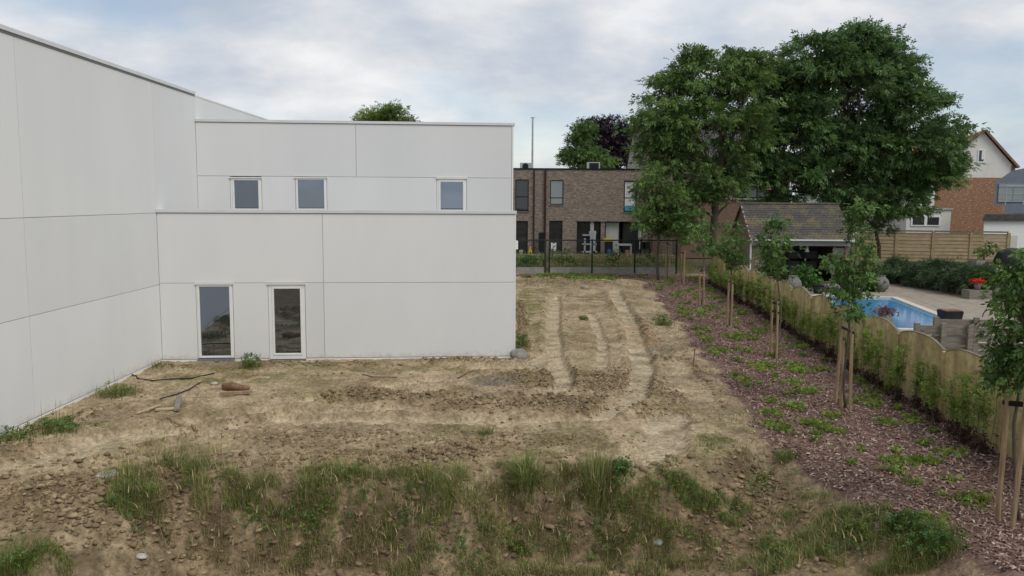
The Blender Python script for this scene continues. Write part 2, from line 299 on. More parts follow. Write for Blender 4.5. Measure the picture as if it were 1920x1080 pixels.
TRK = [([(1150, 545), (1185, 610), (1205, 690), (1190, 745), (1120, 785), (950, 795), (740, 788), (520, 790), (300, 815), (60, 885)], .33),
       ([(1040, 560), (1035, 620), (1045, 690), (1062, 722), (1010, 748), (880, 750), (700, 772), (520, 772), (300, 800), (100, 850), (-30, 890)], .3),
       ([(900, 690), (980, 690), (1040, 660)], .35), ([(570, 752), (700, 728), (830, 712), (960, 700)], .28), ([(1110, 590), (1130, 640), (1128, 690)], .18), ([(1250, 780), (1240, 840), (1180, 860)], .5)]
TRK = [(np.array([g2(*q) for q in P]), wd) for P, wd in TRK]
def ell(l):
    r = []
    for e in l:
        cx, cy, rx, ry = e[:4]; c = g2(cx, cy); r.append((c, abs(g2(cx + rx, cy)[0] - c[0]), abs(g2(cx, cy - ry)[1] - g2(cx, cy + ry)[1]) / 2) + tuple(e[4:]))
    return r
CLOD = ell([(690, 747, 110, 12, 1), (850, 757, 110, 14, 1), (1000, 712, 80, 16, .9), (1050, 762, 120, 20, 1), (1120, 720, 90, 25, .7), (1225, 775, 45, 16, .8), (780, 868, 60, 18, 1), (860, 850, 60, 14, .7),
            (640, 860, 110, 12, .7), (130, 930, 130, 40, 1), (300, 900, 90, 40, .8), (330, 690, 40, 6, .5), (520, 684, 60, 4, .7), (640, 684, 120, 4, .5), (870, 678, 90, 4, .8), (450, 790, 110, 12, .35), (620, 825, 260, 20, .4), (1180, 720, 60, 30, .6),
            (1240, 675, 40, 4, .8), (1390, 760, 30, 60, .6), (1320, 700, 20, 50, .6), (1420, 870, 70, 30, .6), (1060, 530, 120, 8, .7), (980, 610, 12, 60, .8), (170, 780, 30, 12, .8), (110, 800, 30, 12, .7), (40, 845, 40, 14, .7), (1185, 600, 20, 40, .4), (970, 830, 200, 20, .4), (1330, 910, 90, 20, .5), (1250, 740, 30, 40, .4)])
MOSS = ell([(430, 705, 130, 18, .8), (700, 690, 200, 8, .7), (1030, 860, 90, 12, .9), (995, 570, 25, 50, .8), (1340, 830, 40, 25, .7), (300, 840, 160, 30, .35), (640, 875, 60, 8, .6), (1560, 930, 60, 12, .7), (1460, 905, 60, 14, .5), (150, 800, 60, 14, .6), (1090, 640, 60, 40, .15)])
RUST = ell([(1250, 975, 40, 35, 1), (890, 980, 50, 30, .7), (520, 1040, 90, 30, .6), (640, 1000, 60, 30, .5), (900, 840, 80, 10, .5), (1200, 625, 30, 25, .5)])
def emask(x, y, E):
    m = np.zeros(x.shape); nz = .35 * (fbm(x * 2.2, y * 2.2, 3, 91) - .5)
    for c, rx, ry, k in E:
        b = (np.abs(x - c[0]) < rx * 1.5) & (np.abs(y - c[1]) < max(ry, .12) * 1.5)
        if b.any(): m[b] = np.maximum(m[b], k * (1 - sst(.55, 1.25, np.hypot((x[b] - c[0]) / rx, (y[b] - c[1]) / max(ry, .12)) + nz[b])))
    return m
def zlow(x, y): return (1 - .5 * sst(2.2, 4.6, x)) * np.interp(y, [6, 12.0, 13.5, 16, 22, 32, 60], [-1.5, -1.25, -.95, -.55, -.3, -.14, -.1])
def masks(x, y):
    wob = .35 * (fbm(x * 1.3, y * 1.3, 3, 5) - .5)
    dp = polyd(x, y, PLAT) + wob * .9; dm = polyd(x, y, MUL) + wob * .6
    front = sst(15.2, 13.6, y) * sst(6.2, 3.5, x); left = sst(-3.5, -6.5, x)
    wd = .95 + .7 * (1 - front) + 1.6 * left * front
    P = 1 - sst(-.08 - .5 * left, wd, dp); Mu = 1 - sst(-.35, .8, dm)
    return P, Mu, dp, dm
def hbase(x, y, mk=None):
    P, Mu, dp, dm = mk or masks(x, y)
    z = zlow(x, y); zm = -.1 + .06 * (fbm(x * .8, y * .8, 2, 3) - .5); z = z * (1 - Mu) + zm * Mu; z = z * (1 - P)
    c = g2(1195, 535); z = z - .35 * np.exp(-(((x - c[0]) / .8) ** 2 + ((y - c[1]) / 1.1) ** 2))
    s = (y - FA[1]) * FD[0] - (x - FA[0]) * FD[1]     # <0 right of the concrete fence
    z = np.where(s < -.06, -.16, z)
    z = z + (.52 - z) * sst(48.85, 52.5, y - .06 * x) * sst(12.5, 10.5, x)
    return z
def hfull(x, y):
    mk_ = masks(x, y); P, Mu, dp, dm = mk_; z = hbase(x, y, mk_); cl = emask(x, y, CLOD)
    tr = np.zeros(x.shape)
    for L, wd in TRK: tr = np.maximum(tr, 1 - sst(wd * .7, wd * 1.0, lined(x, y, L) + .12 * (fbm(x * 1.5, y * 1.5, 2, 33) - .5)))
    bm_ = np.zeros(x.shape)
    for L, wd in TRK[:4]: bm_ = np.maximum(bm_, np.exp(-((lined(x, y, L) - wd * 1.3) / (.3 * wd)) ** 2))
    bm_ = bm_ * (1 - tr)
    bld = np.where((x > -9.3) & (x < .1) & (y > 21.4 + .085 * (x + 9.2)), 1, 0)
    mud = (1 - Mu) * sst(48.9, 48.3, y - .06 * x)
    rough = fbm(x * 2.2, y * 2.2, 4, 1) - .5; fine = fbm(x * 9, y * 9, 3, 2) - .5
    ridge = 1 - np.abs(2 * fbm(x * 5.5, y * 5.5, 3, 8) - 1)
    cl2 = np.clip(cl - tr * .75, 0, 1)
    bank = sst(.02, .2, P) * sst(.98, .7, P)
    z = z + mud * (rough * (.10 - .05 * tr) + fine * (.06 + .08 * cl2 + .1 * bank - .03 * tr) + cl2 * (.05 + .12 * (ridge - .5)) + (.05 * (1 - tr)) * (ridge - .55) - tr * .075 + .05 * bm_ * (.4 + ridge) + bank * .35 * (fbm(x * 1.7, y * 3, 3, 77) - .5) + .02 * tr * np.sin(0))
    z = z + Mu * (.035 * (fine) + .05 * rough)
    z = np.where(bld > 0, np.minimum(z, .02), z)
    return z, dict(P=P, Mu=Mu, cl=cl2, tr=tr, bank=bank, dp=dp, rough=rough, fine=fine)
def axis(parts):
    r = []
    for a, b, st in parts: r += list(np.arange(a, b, st))
    return np.array(r)
xs = np.concatenate([[-900, -500, -250, -120, -60, -30, -18, -13, -11, -10.2], axis([(-9.6, 10.6, .05)]), [10.7, 11.2, 12, 13, 15, 18, 22, 30, 45, 70, 120, 250, 500, 900]])
ys = np.concatenate([[-300, -100, -40, -15, -4, 2, 6, 8, 9.5], axis([(10.4, 17, .04), (17, 25, .055), (25, 36, .09), (36, 52.6, .14)]), [53, 54, 56, 60, 70, 90, 130, 200, 400, 800, 1500]])
X, Y = np.meshgrid(xs, ys); Z, mk = hfull(X, Y)
def mixc(a, b, t): return a * (1 - t[..., None]) + np.asarray(b) * t[..., None]
col = np.empty(X.shape + (3,)); col[:] = (.375, .292, .188)
n1 = fbm(X * .9, Y * .9, 4, 40); n2_ = fbm(X * 3, Y * 3, 4, 41)
col = mixc(col, (.285, .216, .135), sst(.42, .66, n1)); col = mixc(col, (.46, .375, .255), mk['tr'] * .8 * sst(.15, .5, n2_))
col = mixc(col, (.22, .16, .094), mk['cl'] * .9 * sst(.3, .6, n2_ + .1)); moss = emask(X, Y, MOSS); col = mixc(col, (.20, .17, .14), emask(X, Y, ell([(930, 718, 60, 9, .9), (1230, 660, 60, 5, .5)])))
col = mixc(col, (.15, .145, .042), moss * sst(.36, .6, n2_) * .85); col = mixc(col, (.17, .155, .06), .45 * sst(.55, .75, fbm(X * 1.3, Y * 1.3, 4, 51)) * (1 - mk['tr']))
low = 1 - mk['P']; col = mixc(col, (.19, .138, .08), low * .8 * (1 - mk['Mu']) * sst(20, 15, Y)); col = mixc(col, (.125, .09, .053), mk['bank'] * .8 * sst(.35, .6, n2_))  # bank face painted darker: brown soil plus the shade on it
col = mixc(col, (.33, .185, .085), emask(X, Y, RUST) * sst(.35, .6, n2_))
mulf = sst(.55, .85, mk['Mu'] + .9 * (fbm(X * 1.1, Y * 1.1, 3, 9) - .5)); col = mixc(col, (.15, .095, .074), mulf); col = mixc(col, (.19, .125, .11), mulf * sst(.45, .7, fbm(X * 14, Y * 14, 2, 61)))
lawn = sst(48.9, 49.4, Y - .06 * X); col = mixc(col, (.165, .135, .06), lawn); col = mixc(col, (.09, .115, .03), lawn * sst(.42, .6, n2_)); 
sgd = (Y - FA[1]) * FD[0] - (X - FA[0]) * FD[1]; col = mixc(col, (.12, .11, .06), (sgd < -.06) * 1.)
nx, ny = len(xs), len(ys); idx = np.arange(nx * ny).reshape(ny, nx)
F = np.stack([idx[:-1, :-1], idx[:-1, 1:], idx[1:, 1:], idx[1:, :-1]], -1).reshape(-1, 4)
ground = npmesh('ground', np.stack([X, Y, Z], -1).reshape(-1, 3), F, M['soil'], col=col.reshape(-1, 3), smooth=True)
ground['kind'] = 'structure'
def zat(x, y): return hfull(np.asarray(x, float), np.asarray(y, float))[0]
def zat1(x, y): return float(zat(np.array([x]), np.array([y]))[0])
def hit(px, py):       # pixels -> points on the terrain (vectorised march)
    px = np.asarray(px, float); py = np.asarray(py, float); d = FW * FPX + np.outer(px - 960, RT) + np.outer(540 - py, UP); d = d / d[:, 1:2]
    t = np.full(len(px), 9.5); done = np.zeros(len(px), bool)
    for _ in range(420):
        z = H + d[:, 2] * t; q = hbase(d[:, 0] * t, t); done |= z <= q
        if done.all(): break
        t = np.where(done, t, t + .04 + .004 * t)
    x = d[:, 0] * t; return np.stack([x, t, zat(x, t)], -1)
def hit1(px, py): return hit([px], [py])[0]
# ------------------------------------------------------------------ white building
A = G(303, 678); B = G(965, 671); Lp = G(0, 820)
FF = Fr(A, B - A); FF.o = FF.o - FF.n * .07; WF = FF.az(965, 600)[0]
WL = Fr(A, A - Lp)                     # hall wall: a runs away from the camera (negative = nearer), b out to the right
WL.o = WL.o - WL.n * .07
aU = WL.az(370, 390, .07)[0]                # where the set-back upper wall meets the hall
UO = WL.p(aU, .07, 0); UF = Fr(UO, FF.u); UF.o = UF.o - UF.n * .07; WU = UF.az(962, 300)[0]
bld = thing('white_building', 'white panelled industrial building with set-back upper storey and tall side hall', 'building', (A[0], A[1], 0))
ZT = 7.27; ZP = 3.975; ZU = 6.565; zj1, zj2 = 2.045, 3.915
J = .006
def panel(fr, a0, a1, z0, z1):
    p = fr.part('panel', M['panel'], bld, a0 + J, a1 - J, .089, .1, z0 + J, z1 - J, bevel=.004)
    fr.part('sealant', M['panel_back'], p, a0, a1, 0, .0885, z0, z1)
# hall wall
aj = WL.az(57, 795)[0]; joints = [-24, -18, -12.03, aj, 0.0]
WL.part('wall_core', M['panel_back'], bld, -24, aU + 12, -.25, -.001, -.6, ZT - .04)
for z0, z1 in [(.07, zj1), (zj1, zj2), (zj2, ZT - .03)]:
    for a0, a1 in zip(joints[:-1], joints[1:]): panel(WL, a0, a1, z0, z1)
panel(WL, 0, aU, zj2, ZT - .03); panel(WL, aU, aU + 6, ZU - .3, ZT - .03); panel(WL, aU + 6, aU + 12, ZU - .3, ZT - .03)
WL.part('plinth', M['wframe'], bld, -24, -.02, .0, .115, -.6, .06)
WL.part('painted_shadow_strip', M['shadowpaint'], bld, -24, aU - .01, .0, .106, ZT - .03, ZT + .02)
WL.part('coping', M['coping'], bld, -24, aU - .005, -.3, .14, ZT + .02, ZT + .1)
WL.part('coping', M['panel'], bld, aU, aU + 12, -.3, .105, ZT - .028, ZT + .02)
WL.part('hall_roof', M['roofmem'], bld, -24, aU + 12, -30, -.26, ZT - .3, ZT - .2)
# lower storey
FF.part('wall_core', M['panel_back'], bld, .0, WF - .03, -9, -.002, -.6, ZP - .06)
def wbox(fr, l, t, r, b, bo=.1):
    ym = (t + b) / 2; xm = (l + r) / 2
    return fr.az(l, ym, bo)[0], fr.az(r, ym, bo)[0], fr.az(xm, b, bo)[1], fr.az(xm, t, bo)[1]
def window(fr, oL, oT, oR, oB, pL, pT, pR, pB, label, sill):
    a0, a1, z0, z1 = wbox(fr, oL, oT, oR, oB); p0, p1, q0, q1 = wbox(fr, pL, pT, pR, pB, .06)
    wdw = fr.part('window', M['panel'], bld, a0 + J, a1 - J, .0, .05, z0, z1 + .02); wdw['label'] = label
    mb = MB(); e = .05
    for x0, x1, y0, y1 in [(p0 - e, p0, q0 - e, q1 + e), (p1, p1 + e, q0 - e, q1 + e), (p0, p1, q1, q1 + e), (p0, p1, q0 - e, q0)]: fr.box(mb, x0, x1, .04, .108, y0, y1)
    mb.build('frame', M['wframe'], wdw, bevel=.006); mb = MB()
    for x0, x1, y0, y1 in [(a0 + J, p0 - e, z0, z1), (p1 + e, a1 - J, z0, z1), (p0 - e, p1 + e, q1 + e, z1), (p0 - e, p1 + e, z0, q0 - e)]:
        if x1 - x0 > .005 and y1 - y0 > .005: fr.box(mb, x0, x1, .05, .094, y0, y1)
    mb.build('surround', M['wframe'], wdw)
    fr.part('pane', M['pane'], wdw, p0, p1, .0505, .06, q0, q1)
    fr.part('lintel', M['wframe'], wdw, a0 - .02, a1 + .02, .1, .135, z1 - .004, z1 + .03)
    if sill: fr.part('sill', M['sill'], wdw, a0, a1, .0, .16, z0 - .09, z0 - .02)
    return a0, a1, z0, z1
w1 = window(FF, 369, 533, 438, 671, 376, 537, 432, 667, 'ground floor window nearest the hall corner, mirroring the white wall', True)
w2 = window(FF, 504, 533, 573, 673, 515, 541, 564, 662, 'ground floor window mirroring the bare earth', True)
av = FF.az(607, 500)[0]
zr = w1[3]
for a0, a1, z0, z1 in [(0.032, av, zj1 + .04, ZP - .06), (av, WF, zj1 + .04, ZP - .06), (0.032, w1[0], .06, zj1 + .04), (w1[1], w2[0], .06, zj1 + .04), (w2[1], av, .06, zj1 + .04), (av, WF, .06, zj1 + .04)]: panel(FF, a0, a1, z0, z1)
for a0, a1 in [(.05, w1[0]), (w1[1], w2[0]), (w2[1], WF)]: FF.part('plinth', M['wframe'], bld, a0, a1, .0, .11, -.5, .05)
FF.part('painted_shadow_strip', M['shadowpaint'], bld, .04, WF - .01, .0, .104, ZP - .06, ZP - .045)
FF.part('parapet_coping', M['coping'], bld, .033, WF + .03, -.35, .13, ZP - .045, ZP + .035)
FF.part('lower_roof', M['roofmem'], bld, .1, WF - .04, -6, -.36, ZP - .06, ZP - .02)
FF.part('corner_trim', M['wframe'], bld, WF - .028, WF + .012, -9, .106, -.5, ZP - .05)
FF.part('sensor_box', M['wframe'], bld, WF + .013, WF + .09, -.3, -.12, FF.az(966, 468)[1], FF.az(966, 452)[1])
# upper storey
UF.part('wall_core', M['panel_back'], bld, .02, WU - .03, -6, -.002, 3.5, ZU - .06)
uw = []
for oL, oT, oR, oB, pL, pT, pR, pB, lb in [(432, 334, 491, 402, 440, 338, 485, 391, 'upper window nearest the hall corner'), (554, 334, 613, 402, 559, 337, 608, 391, 'wide upper window in the middle'), (819, 335, 875, 402, 826, 341, 868, 393, 'upper window towards the free end')]:
    uw.append(window(UF, oL, oT, oR, oB, pL, pT, pR, pB, lb, False))
zju = 4.955; auv = UF.az(668, 280)[0]
panel(UF, .032, auv, zju, ZU - .06); panel(UF, auv, WU - .05, zju, ZU - .06)
e = [.032] + [v for q in uw for v in q[:2]] + [WU - .05]
for i in range(0, len(e), 2): panel(UF, e[i], e[i + 1], ZP - .2, zju)
UF.part('corner_trim', M['wframe'], bld, WU - .045, WU, -6, .106, ZP - .1, ZU - .05)
UF.part('painted_shadow_strip', M['shadowpaint'], bld, .04, WU, .0, .104, ZU - .058, ZU - .045)
UF.part('roof_coping', M['coping'], bld, .033, WU + .04, -.35, .13, ZU - .045, ZU + .03)
UF.part('upper_roof', M['roofmem'], bld, .03, WU - .02, -6, -.36, ZU - .2, ZU - .1)
# ------------------------------------------------------------------ scalloped concrete fence
cf = thing('concrete_fence', 'long yellow beige concrete fence with arched panel tops beside the bark bed', 'fence', (FA[0], FA[1], -.1))
NB0, NB1, SP = -3, 14, 2.379
fn = np.array([-FD[1], FD[0]])        # towards the bed (left)
fz = lambda t: -.14
def fp(t, b, z): q = fline(t) + fn * b; return np.array([q[0], q[1], z])
pmesh = {}
for i in range(NB0, NB1):
    t0 = i * SP
    mb = MB(); mb.hexa([fp(t0 - .06, .075, -.3), fp(t0 + .06, .075, -.3), fp(t0 + .06, -.075, -.3), fp(t0 - .06, -.075, -.3), fp(t0 - .06, .075, 1.27), fp(t0 + .06, .075, 1.27), fp(t0 + .06, -.075, 1.27), fp(t0 - .06, -.075, 1.27)])
    mb.build('post', M['beige'], cf, bevel=.01)
    if i == NB1 - 1: break
    for k, (z0, z1) in enumerate([(-.3, .28), (.29, .79)]):
        mb = MB(); mb.hexa([fp(t0 + .062, .025, z0), fp(t0 + SP - .062, .025, z0), fp(t0 + SP - .062, -.025, z0), fp(t0 + .062, -.025, z0), fp(t0 + .062, .025, z1), fp(t0 + SP - .062, .025, z1), fp(t0 + SP - .062, -.025, z1), fp(t0 + .062, -.025, z1)])
        mb.build('slab', M['beige'], cf)
    prof = [(t0 + .062, .80), (t0 + SP - .062, .80)]; K = 18; cap = []
    for j in range(K + 1):
        s = j / K; tt = t0 + SP - .062 - s * (SP - .124); zt = 1.28 + .17 * (math.sin(math.pi * s) ** .9) + .012 * math.sin(7 * i + 9 * s); prof.append((tt, zt)); cap.append((tt, zt))
    MB().prism([fp(t, .025, z) for t, z in prof], np.append(-fn * .05, 0)).build('arched_slab', M['beige'], cf)
    mb = MB()
    for (ta, za), (tb, zb) in zip(cap[:-1], cap[1:]):
        mb.hexa([fp(tb, .034, zb - .002), fp(ta, .034, za - .002), fp(ta, -.034, za - .002), fp(tb, -.034, zb - .002), fp(tb, .034, zb + .016), fp(ta, .034, za + .016), fp(ta, -.034, za + .016), fp(tb, -.034, zb + .016)])
    mb.build('worn_edge', M['moss_cap'], cf)
# ------------------------------------------------------------------ foliage generators
def rnd_dirs(n):
    v = rng.normal(size=(n, 3)); return v / np.linalg.norm(v, axis=1, keepdims=True)
def nrm(v): return v / (np.linalg.norm(v, axis=-1, keepdims=True) + 1e-9)
def sprays(P, D, L, k, ll, lw, tint, droop=.25):
    """compound leaves: base points P, directions D, rachis length L; k leaflets each a folded diamond"""
    n = len(P); D = nrm(D); nn = nrm(np.cross(D, rnd_dirs(n)) + np.array([0, 0, .8])); S = nrm(np.cross(D, nn)); nn = np.cross(S, D)
    Vs = []; L = np.broadcast_to(L, (n,))[:, None]
    for j in range(k):
        t = (j // 2 + .6) / ((k + 1) // 2); sd = (1 if j % 2 else -1) if j < k - 1 else 0
        b = P + D * L * t * .85 - np.array([0, 0, 1]) * droop * L * t * t
        d = nrm(D * (.55 if sd else 1) + S * sd * .85 + nn * rng.normal(0, .18, (n, 1)) - np.array([0, 0, .25])); s = nrm(np.cross(d, nn)) ; le = ll * rng.uniform(.7, 1.25, (n, 1))
        lift = nn * lw * rng.uniform(-.1, .35, (n, 1))
        Vs.append(np.stack([b, b + d * le * .45 + s * lw * .5 + lift, b + d * le - np.array([0, 0, .15]) * le, b + d * le * .45 - s * lw * .5 + lift], 1))
    V = np.stack(Vs, 1).reshape(-1, 3); F = np.arange(len(V), dtype=np.int32).reshape(-1, 4); C = np.repeat(tint, k * 4, axis=0)
    return V, F, C
def tints(n, lo=.7, hi=1.35, warm=.12):
    b = rng.uniform(lo, hi, (n, 1)); w_ = rng.normal(0, warm, (n, 1)); return np.clip(b * np.concatenate([1 + w_, 1 + .25 * w_, 1 - w_ * .6], 1), .2, 2.2)
def limb(mb, a, b, r0, r1, bend=.12, n=6, seg=5):
    a = np.asarray(a, float); b = np.asarray(b, float); L = np.linalg.norm(b - a); off = rnd_dirs(1)[0] * L * bend; off[2] = abs(off[2]) * .5
    pts = [a + (b - a) * t + off * math.sin(math.pi * t) + rnd_dirs(1)[0] * L * .015 * (0 < t < 1) for t in np.linspace(0, 1, seg)]
    mb.tube(pts, list(np.linspace(r0, r1, seg)), n); return pts
def tree(name, label, base, lobes, leaf, fork, r0, clump=.75, per_area=1.0, nspray=42, L=.3, k=7, ll=.13, lw=.05, cat='tree', group=None, flat=.55, bark='bark', outward=.6, stems=1, inner=.25, gap=.0, twigs=True):
    """lobes: (centre xyz, radii xyz). crown = leaf clumps over the lobes' shells with gaps, carried by real limbs"""
    base = np.asarray(base, float); t = thing(name, label, cat, base, group); mb = MB()
    fork = np.asarray(fork, float); allc = np.mean([l[0] for l in lobes], axis=0)
    trunks = []
    for s in range(stems):
        o = np.array([(s - (stems - 1) / 2) * .5, 0, 0]); f = fork + o * 1.6
        trunks.append(limb(mb, base + o * .5 - np.array([0, 0, .15]), f, r0, r0 * .72, .05, 8, 6))
    PP, DD, TT = [], [], []
    for c, r in lobes:
        c = np.asarray(c, float); r = np.asarray(r, float); src = trunks[int(rng.integers(len(trunks)))]
        st = src[-1] if c[2] > fork[2] else src[max(2, int(len(src) * max(.35, (c[2] - base[2]) / (fork[2] - base[2] + 1e-6))) - 1)]
        pl = limb(mb, st, c - np.array([0, 0, r[2] * .25]), r0 * .42, r0 * .14, .12)
        area = 4 * math.pi * ((r[0] * r[1] + r[0] * r[2] + r[1] * r[2]) / 3); n = max(4, int(area * per_area / clump ** 2 * .42))
        d = rnd_dirs(n); d[:, 2] = np.where(d[:, 2] < -.55, -d[:, 2] * .4, d[:, 2]); d = nrm(d)
        rad = np.where(rng.random((n, 1)) < inner, rng.uniform(.35, .8, (n, 1)), rng.uniform(.82, 1.06, (n, 1)))
        cc = c + d * r * rad
        if twigs:
            for q in cc[:: 2]: limb(mb, pl[3] if rng.random() < .5 else pl[4], q, r0 * .1, r0 * .025, .1, 4, 4)
        for q, dq in zip(cc, d):
            m = int(nspray * rng.uniform(.55, 1.3)); o = rng.normal(size=(m, 3)) * np.array([1, 1, flat]) * clump * .47
            PP.append(q + o); DD.append(dq * outward + rnd_dirs(m) * .75 + o / clump * .7 + np.array([0, 0, -.1]))
            tt = tints(m, .75, 1.25, .1) * rng.uniform(.6, 1.45); TT.append(tt)
    P = np.concatenate(PP); D = np.concatenate(DD); T = np.clip(np.concatenate(TT), .2, 2.2)
    V, F, C = sprays(P, D, L * rng.uniform(.7, 1.2, len(P)), k, ll, lw, T)
    mb.build('trunk', M[bark], t, smooth=True); npmesh('crown', V, F, M[leaf], t, col=C)
    return t
def pxl(l, Yd, dep=.85, jit=0.0):   # lobes given in photo pixels at a depth
    r = []
    for e in l:
        px, py, rx, ry = e[:4]; dy = e[4] if len(e) > 4 else rng.uniform(-.35, .35) * rx * Yd / FPX; c = DY(px, py, Yd + dy); sx = rx * Yd / FPX; sz = ry * Yd / FPX
        r.append((c, (sx, max(sx, sz) * dep, sz)))
    return r
# ------------------------------------------------------------------ grass generator
def blades(P, h, w_, lean, tint, heading=None):
    n = len(P); a = rng.uniform(0, 2 * math.pi, n) if heading is None else heading; dx = np.stack([np.cos(a), np.sin(a), np.zeros(n)], 1); sx = np.stack([-np.sin(a), np.cos(a), np.zeros(n)], 1)
    lv = []
    for t in (0, .4, .75, 1.): 
        c = P + np.array([0, 0, 1.]) * (h * (t - .32 * lean * t * t))[:, None] + dx * (h * lean * t * t)[:, None]; ww = (w_ * (1 - t ** 1.6) + .0012)[:, None]
        lv.append(np.stack([c - sx * ww * .5, c + sx * ww * .5], 1))
    V = np.stack(lv, 1).reshape(n, 8, 3); q = np.array([[0, 1, 3, 2], [2, 3, 5, 4], [4, 5, 7, 6]]); F = (np.arange(n)[:, None, None] * 8 + q).reshape(-1, 4)
    return V.reshape(-1, 3), F, np.repeat(tint, 8, axis=0)
def gtint(n, dry):
    g = np.array([[.15, .2, .045]]); g2_ = np.array([[.27, .315, .095]]); s = np.array([[.46, .37, .2]]); t = rng.random((n, 1)); c = g * (1 - t) + g2_ * t
    m = (rng.random((n, 1)) < dry); return np.where(m, s * rng.uniform(.6, 1.2, (n, 1)), c * rng.uniform(.7, 1.3, (n, 1)))
def join(L):
    V = []; F = []; C = []; b = 0
    for v, f, c in L: V.append(v); F.append(f + b); C.append(c); b += len(v)
    return np.concatenate(V), np.concatenate(F), np.concatenate(C)
# ------------------------------------------------------------------ big garden trees
tree('ash_tree', 'large ash tree with open crown left of the dark tree, behind the pool house', (DY(1349, 450, 47)[0], 47, -.16), pxl([(1335, 140, 62, 45), (1268, 190, 55, 48), (1398, 165, 45, 62), (1232, 238, 38, 42), (1310, 245, 66, 55), (1395, 260, 45, 60), (1255, 305, 48, 42), (1345, 330, 60, 42), (1290, 380, 40, 35), (1372, 370, 30, 26), (1225, 280, 26, 22), (1395, 110, 20, 24), (1300, 120, 25, 20)], 47),
     'ash', DY(1347, 330, 47), .24, clump=.75, nspray=44, per_area=1.25, ll=.19, lw=.075, L=.34, flat=.42, inner=.22)
tree('ash_tree', 'biggest tree, dense dark crown right of the open one', (DY(1567, 440, 50)[0], 50, -.16), pxl([(1600, 85, 62, 36), (1530, 120, 62, 48), (1660, 125, 50, 50), (1470, 165, 36, 45), (1590, 170, 85, 62), (1690, 200, 55, 46), (1752, 188, 22, 9), (1772, 258, 36, 34), (1720, 285, 62, 45), (1495, 245, 58, 62), (1590, 275, 85, 60), (1660, 330, 60, 42), (1495, 330, 52, 45), (1625, 385, 45, 36), (1710, 340, 40, 38), (1455, 320, 32, 40), (1560, 350, 42, 30), (1445, 230, 25, 40), (1745, 325, 42, 36), (1690, 385, 38, 28), (1785, 300, 22, 26), (1640, 300, 50, 40), (1442, 185, 26, 38), (1432, 285, 28, 42), (1470, 385, 38, 26), (1428, 350, 22, 30)], 50),
     'ash2', DY(1590, 320, 50), .27, clump=.8, nspray=50, stems=2, per_area=1.6, ll=.2, lw=.08, L=.36, flat=.42, inner=.25)
tree('hazel_tree', 'lower bushy tree at the foot of the ash, before the brick house corner', (DY(1238, 460, 45)[0], 45, -.1), pxl([(1228, 360, 28, 36), (1222, 410, 26, 30), (1262, 385, 30, 38), (1285, 420, 26, 36), (1250, 425, 25, 20)], 45),
     'ash', DY(1240, 425, 45), .09, clump=.55, per_area=1.6, nspray=50, L=.2, k=5, ll=.11, lw=.06)
tree('maple_tree', 'green treetop showing above the white building roof', (DY(722, 470, 48)[0], 48, 0), pxl([(705, 222, 24, 15), (732, 212, 24, 15), (756, 224, 18, 12), (720, 240, 45, 16), (735, 275, 60, 30)], 48), 'lime', DY(722, 300, 48), .2, clump=.6, nspray=60, per_area=1.6)
tree('copper_beech', 'dark purple copper beech behind the brick house', (DY(1140, 430, 95)[0], 95, .3), pxl([(1135, 240, 34, 24), (1110, 250, 26, 26), (1160, 270, 24, 34), (1130, 280, 40, 36), (1165, 305, 24, 26), (1125, 320, 36, 20)], 95), 'beech', DY(1138, 340, 95), .4, clump=1.2, nspray=75, per_area=1.6, L=.4, ll=.22, lw=.12, k=5)
tree('birch_tree', 'pointed mid green tree beside the purple beech', (DY(1092, 430, 88)[0], 88, .3), pxl([(1098, 242, 9, 12), (1094, 262, 17, 18), (1088, 285, 24, 20), (1080, 305, 28, 16), (1112, 300, 22, 18), (1130, 305, 14, 12)], 88), 'horn', DY(1092, 320, 88), .3, clump=1.0, nspray=70, per_area=1.6, L=.35, ll=.2, lw=.1, k=5)
tree('garden_tree', 'dark low tree mass under the biggest tree beside the beige fence', (DY(1650, 470, 53)[0], 53, -.16), pxl([(1640, 415, 30, 30), (1615, 400, 24, 30), (1668, 400, 24, 26)], 53), 'ash2', DY(1642, 430, 53), .15, clump=.6, nspray=44)
# ------------------------------------------------------------------ staked young trees
def staked(label, slabel, stakes, lobes, base, trunk_top, strap, ctop=None, **kw):
    """stakes: list of (px top, py top, px foot, py foot)"""
    b = hit1(*base); yd = b[1]
    tr = tree('young_tree', label, b, pxl(lobes, yd), 'horn', DY(*trunk_top, yd), .028, bark='ybark', twigs=True, group='staked young trees', **kw)
    s = thing('tree_stake', slabel, 'stake', b, 'stakes of the young trees'); tops = []
    for i, (tx, ty, fx, fy) in enumerate(stakes):
        f = hit1(fx, fy); top = DY(tx, ty, f[1] + .05); mb = MB(); rr = .035
        mb.tube([f - np.array([0, 0, .2]), f * .5 + top * .5 + rnd_dirs(1)[0] * .008, top], [rr * 1.05, rr, rr * .96], 9); mb.build('stake', M['stake'], s, smooth=False); tops.append((f, top))
    if len(tops) > 1:
        for dz in strap:
            mb = MB(); q = [f + (t - f) * ((t[2] - dz - f[2]) / (t[2] - f[2])) for f, t in tops[:2]]; q0, q1 = q; d = nrm(q1 - q0)
            mb.hexa([q0 - d * .05 + np.array([0, -.045, -.03]), q1 + d * .05 + np.array([0, -.045, -.03]), q1 + d * .05 + np.array([0, .045, -.03]), q0 - d * .05 + np.array([0, .045, -.03]),
                     q0 - d * .05 + np.array([0, -.045, .03]), q1 + d * .05 + np.array([0, -.045, .03]), q1 + d * .05 + np.array([0, .045, .03]), q0 - d * .05 + np.array([0, .045, .03])]); mb.build('strap', M['rubber'], s)
small = dict(clump=.3, nspray=26, L=.13, k=5, ll=.085, lw=.05, per_area=.9, inner=.4)
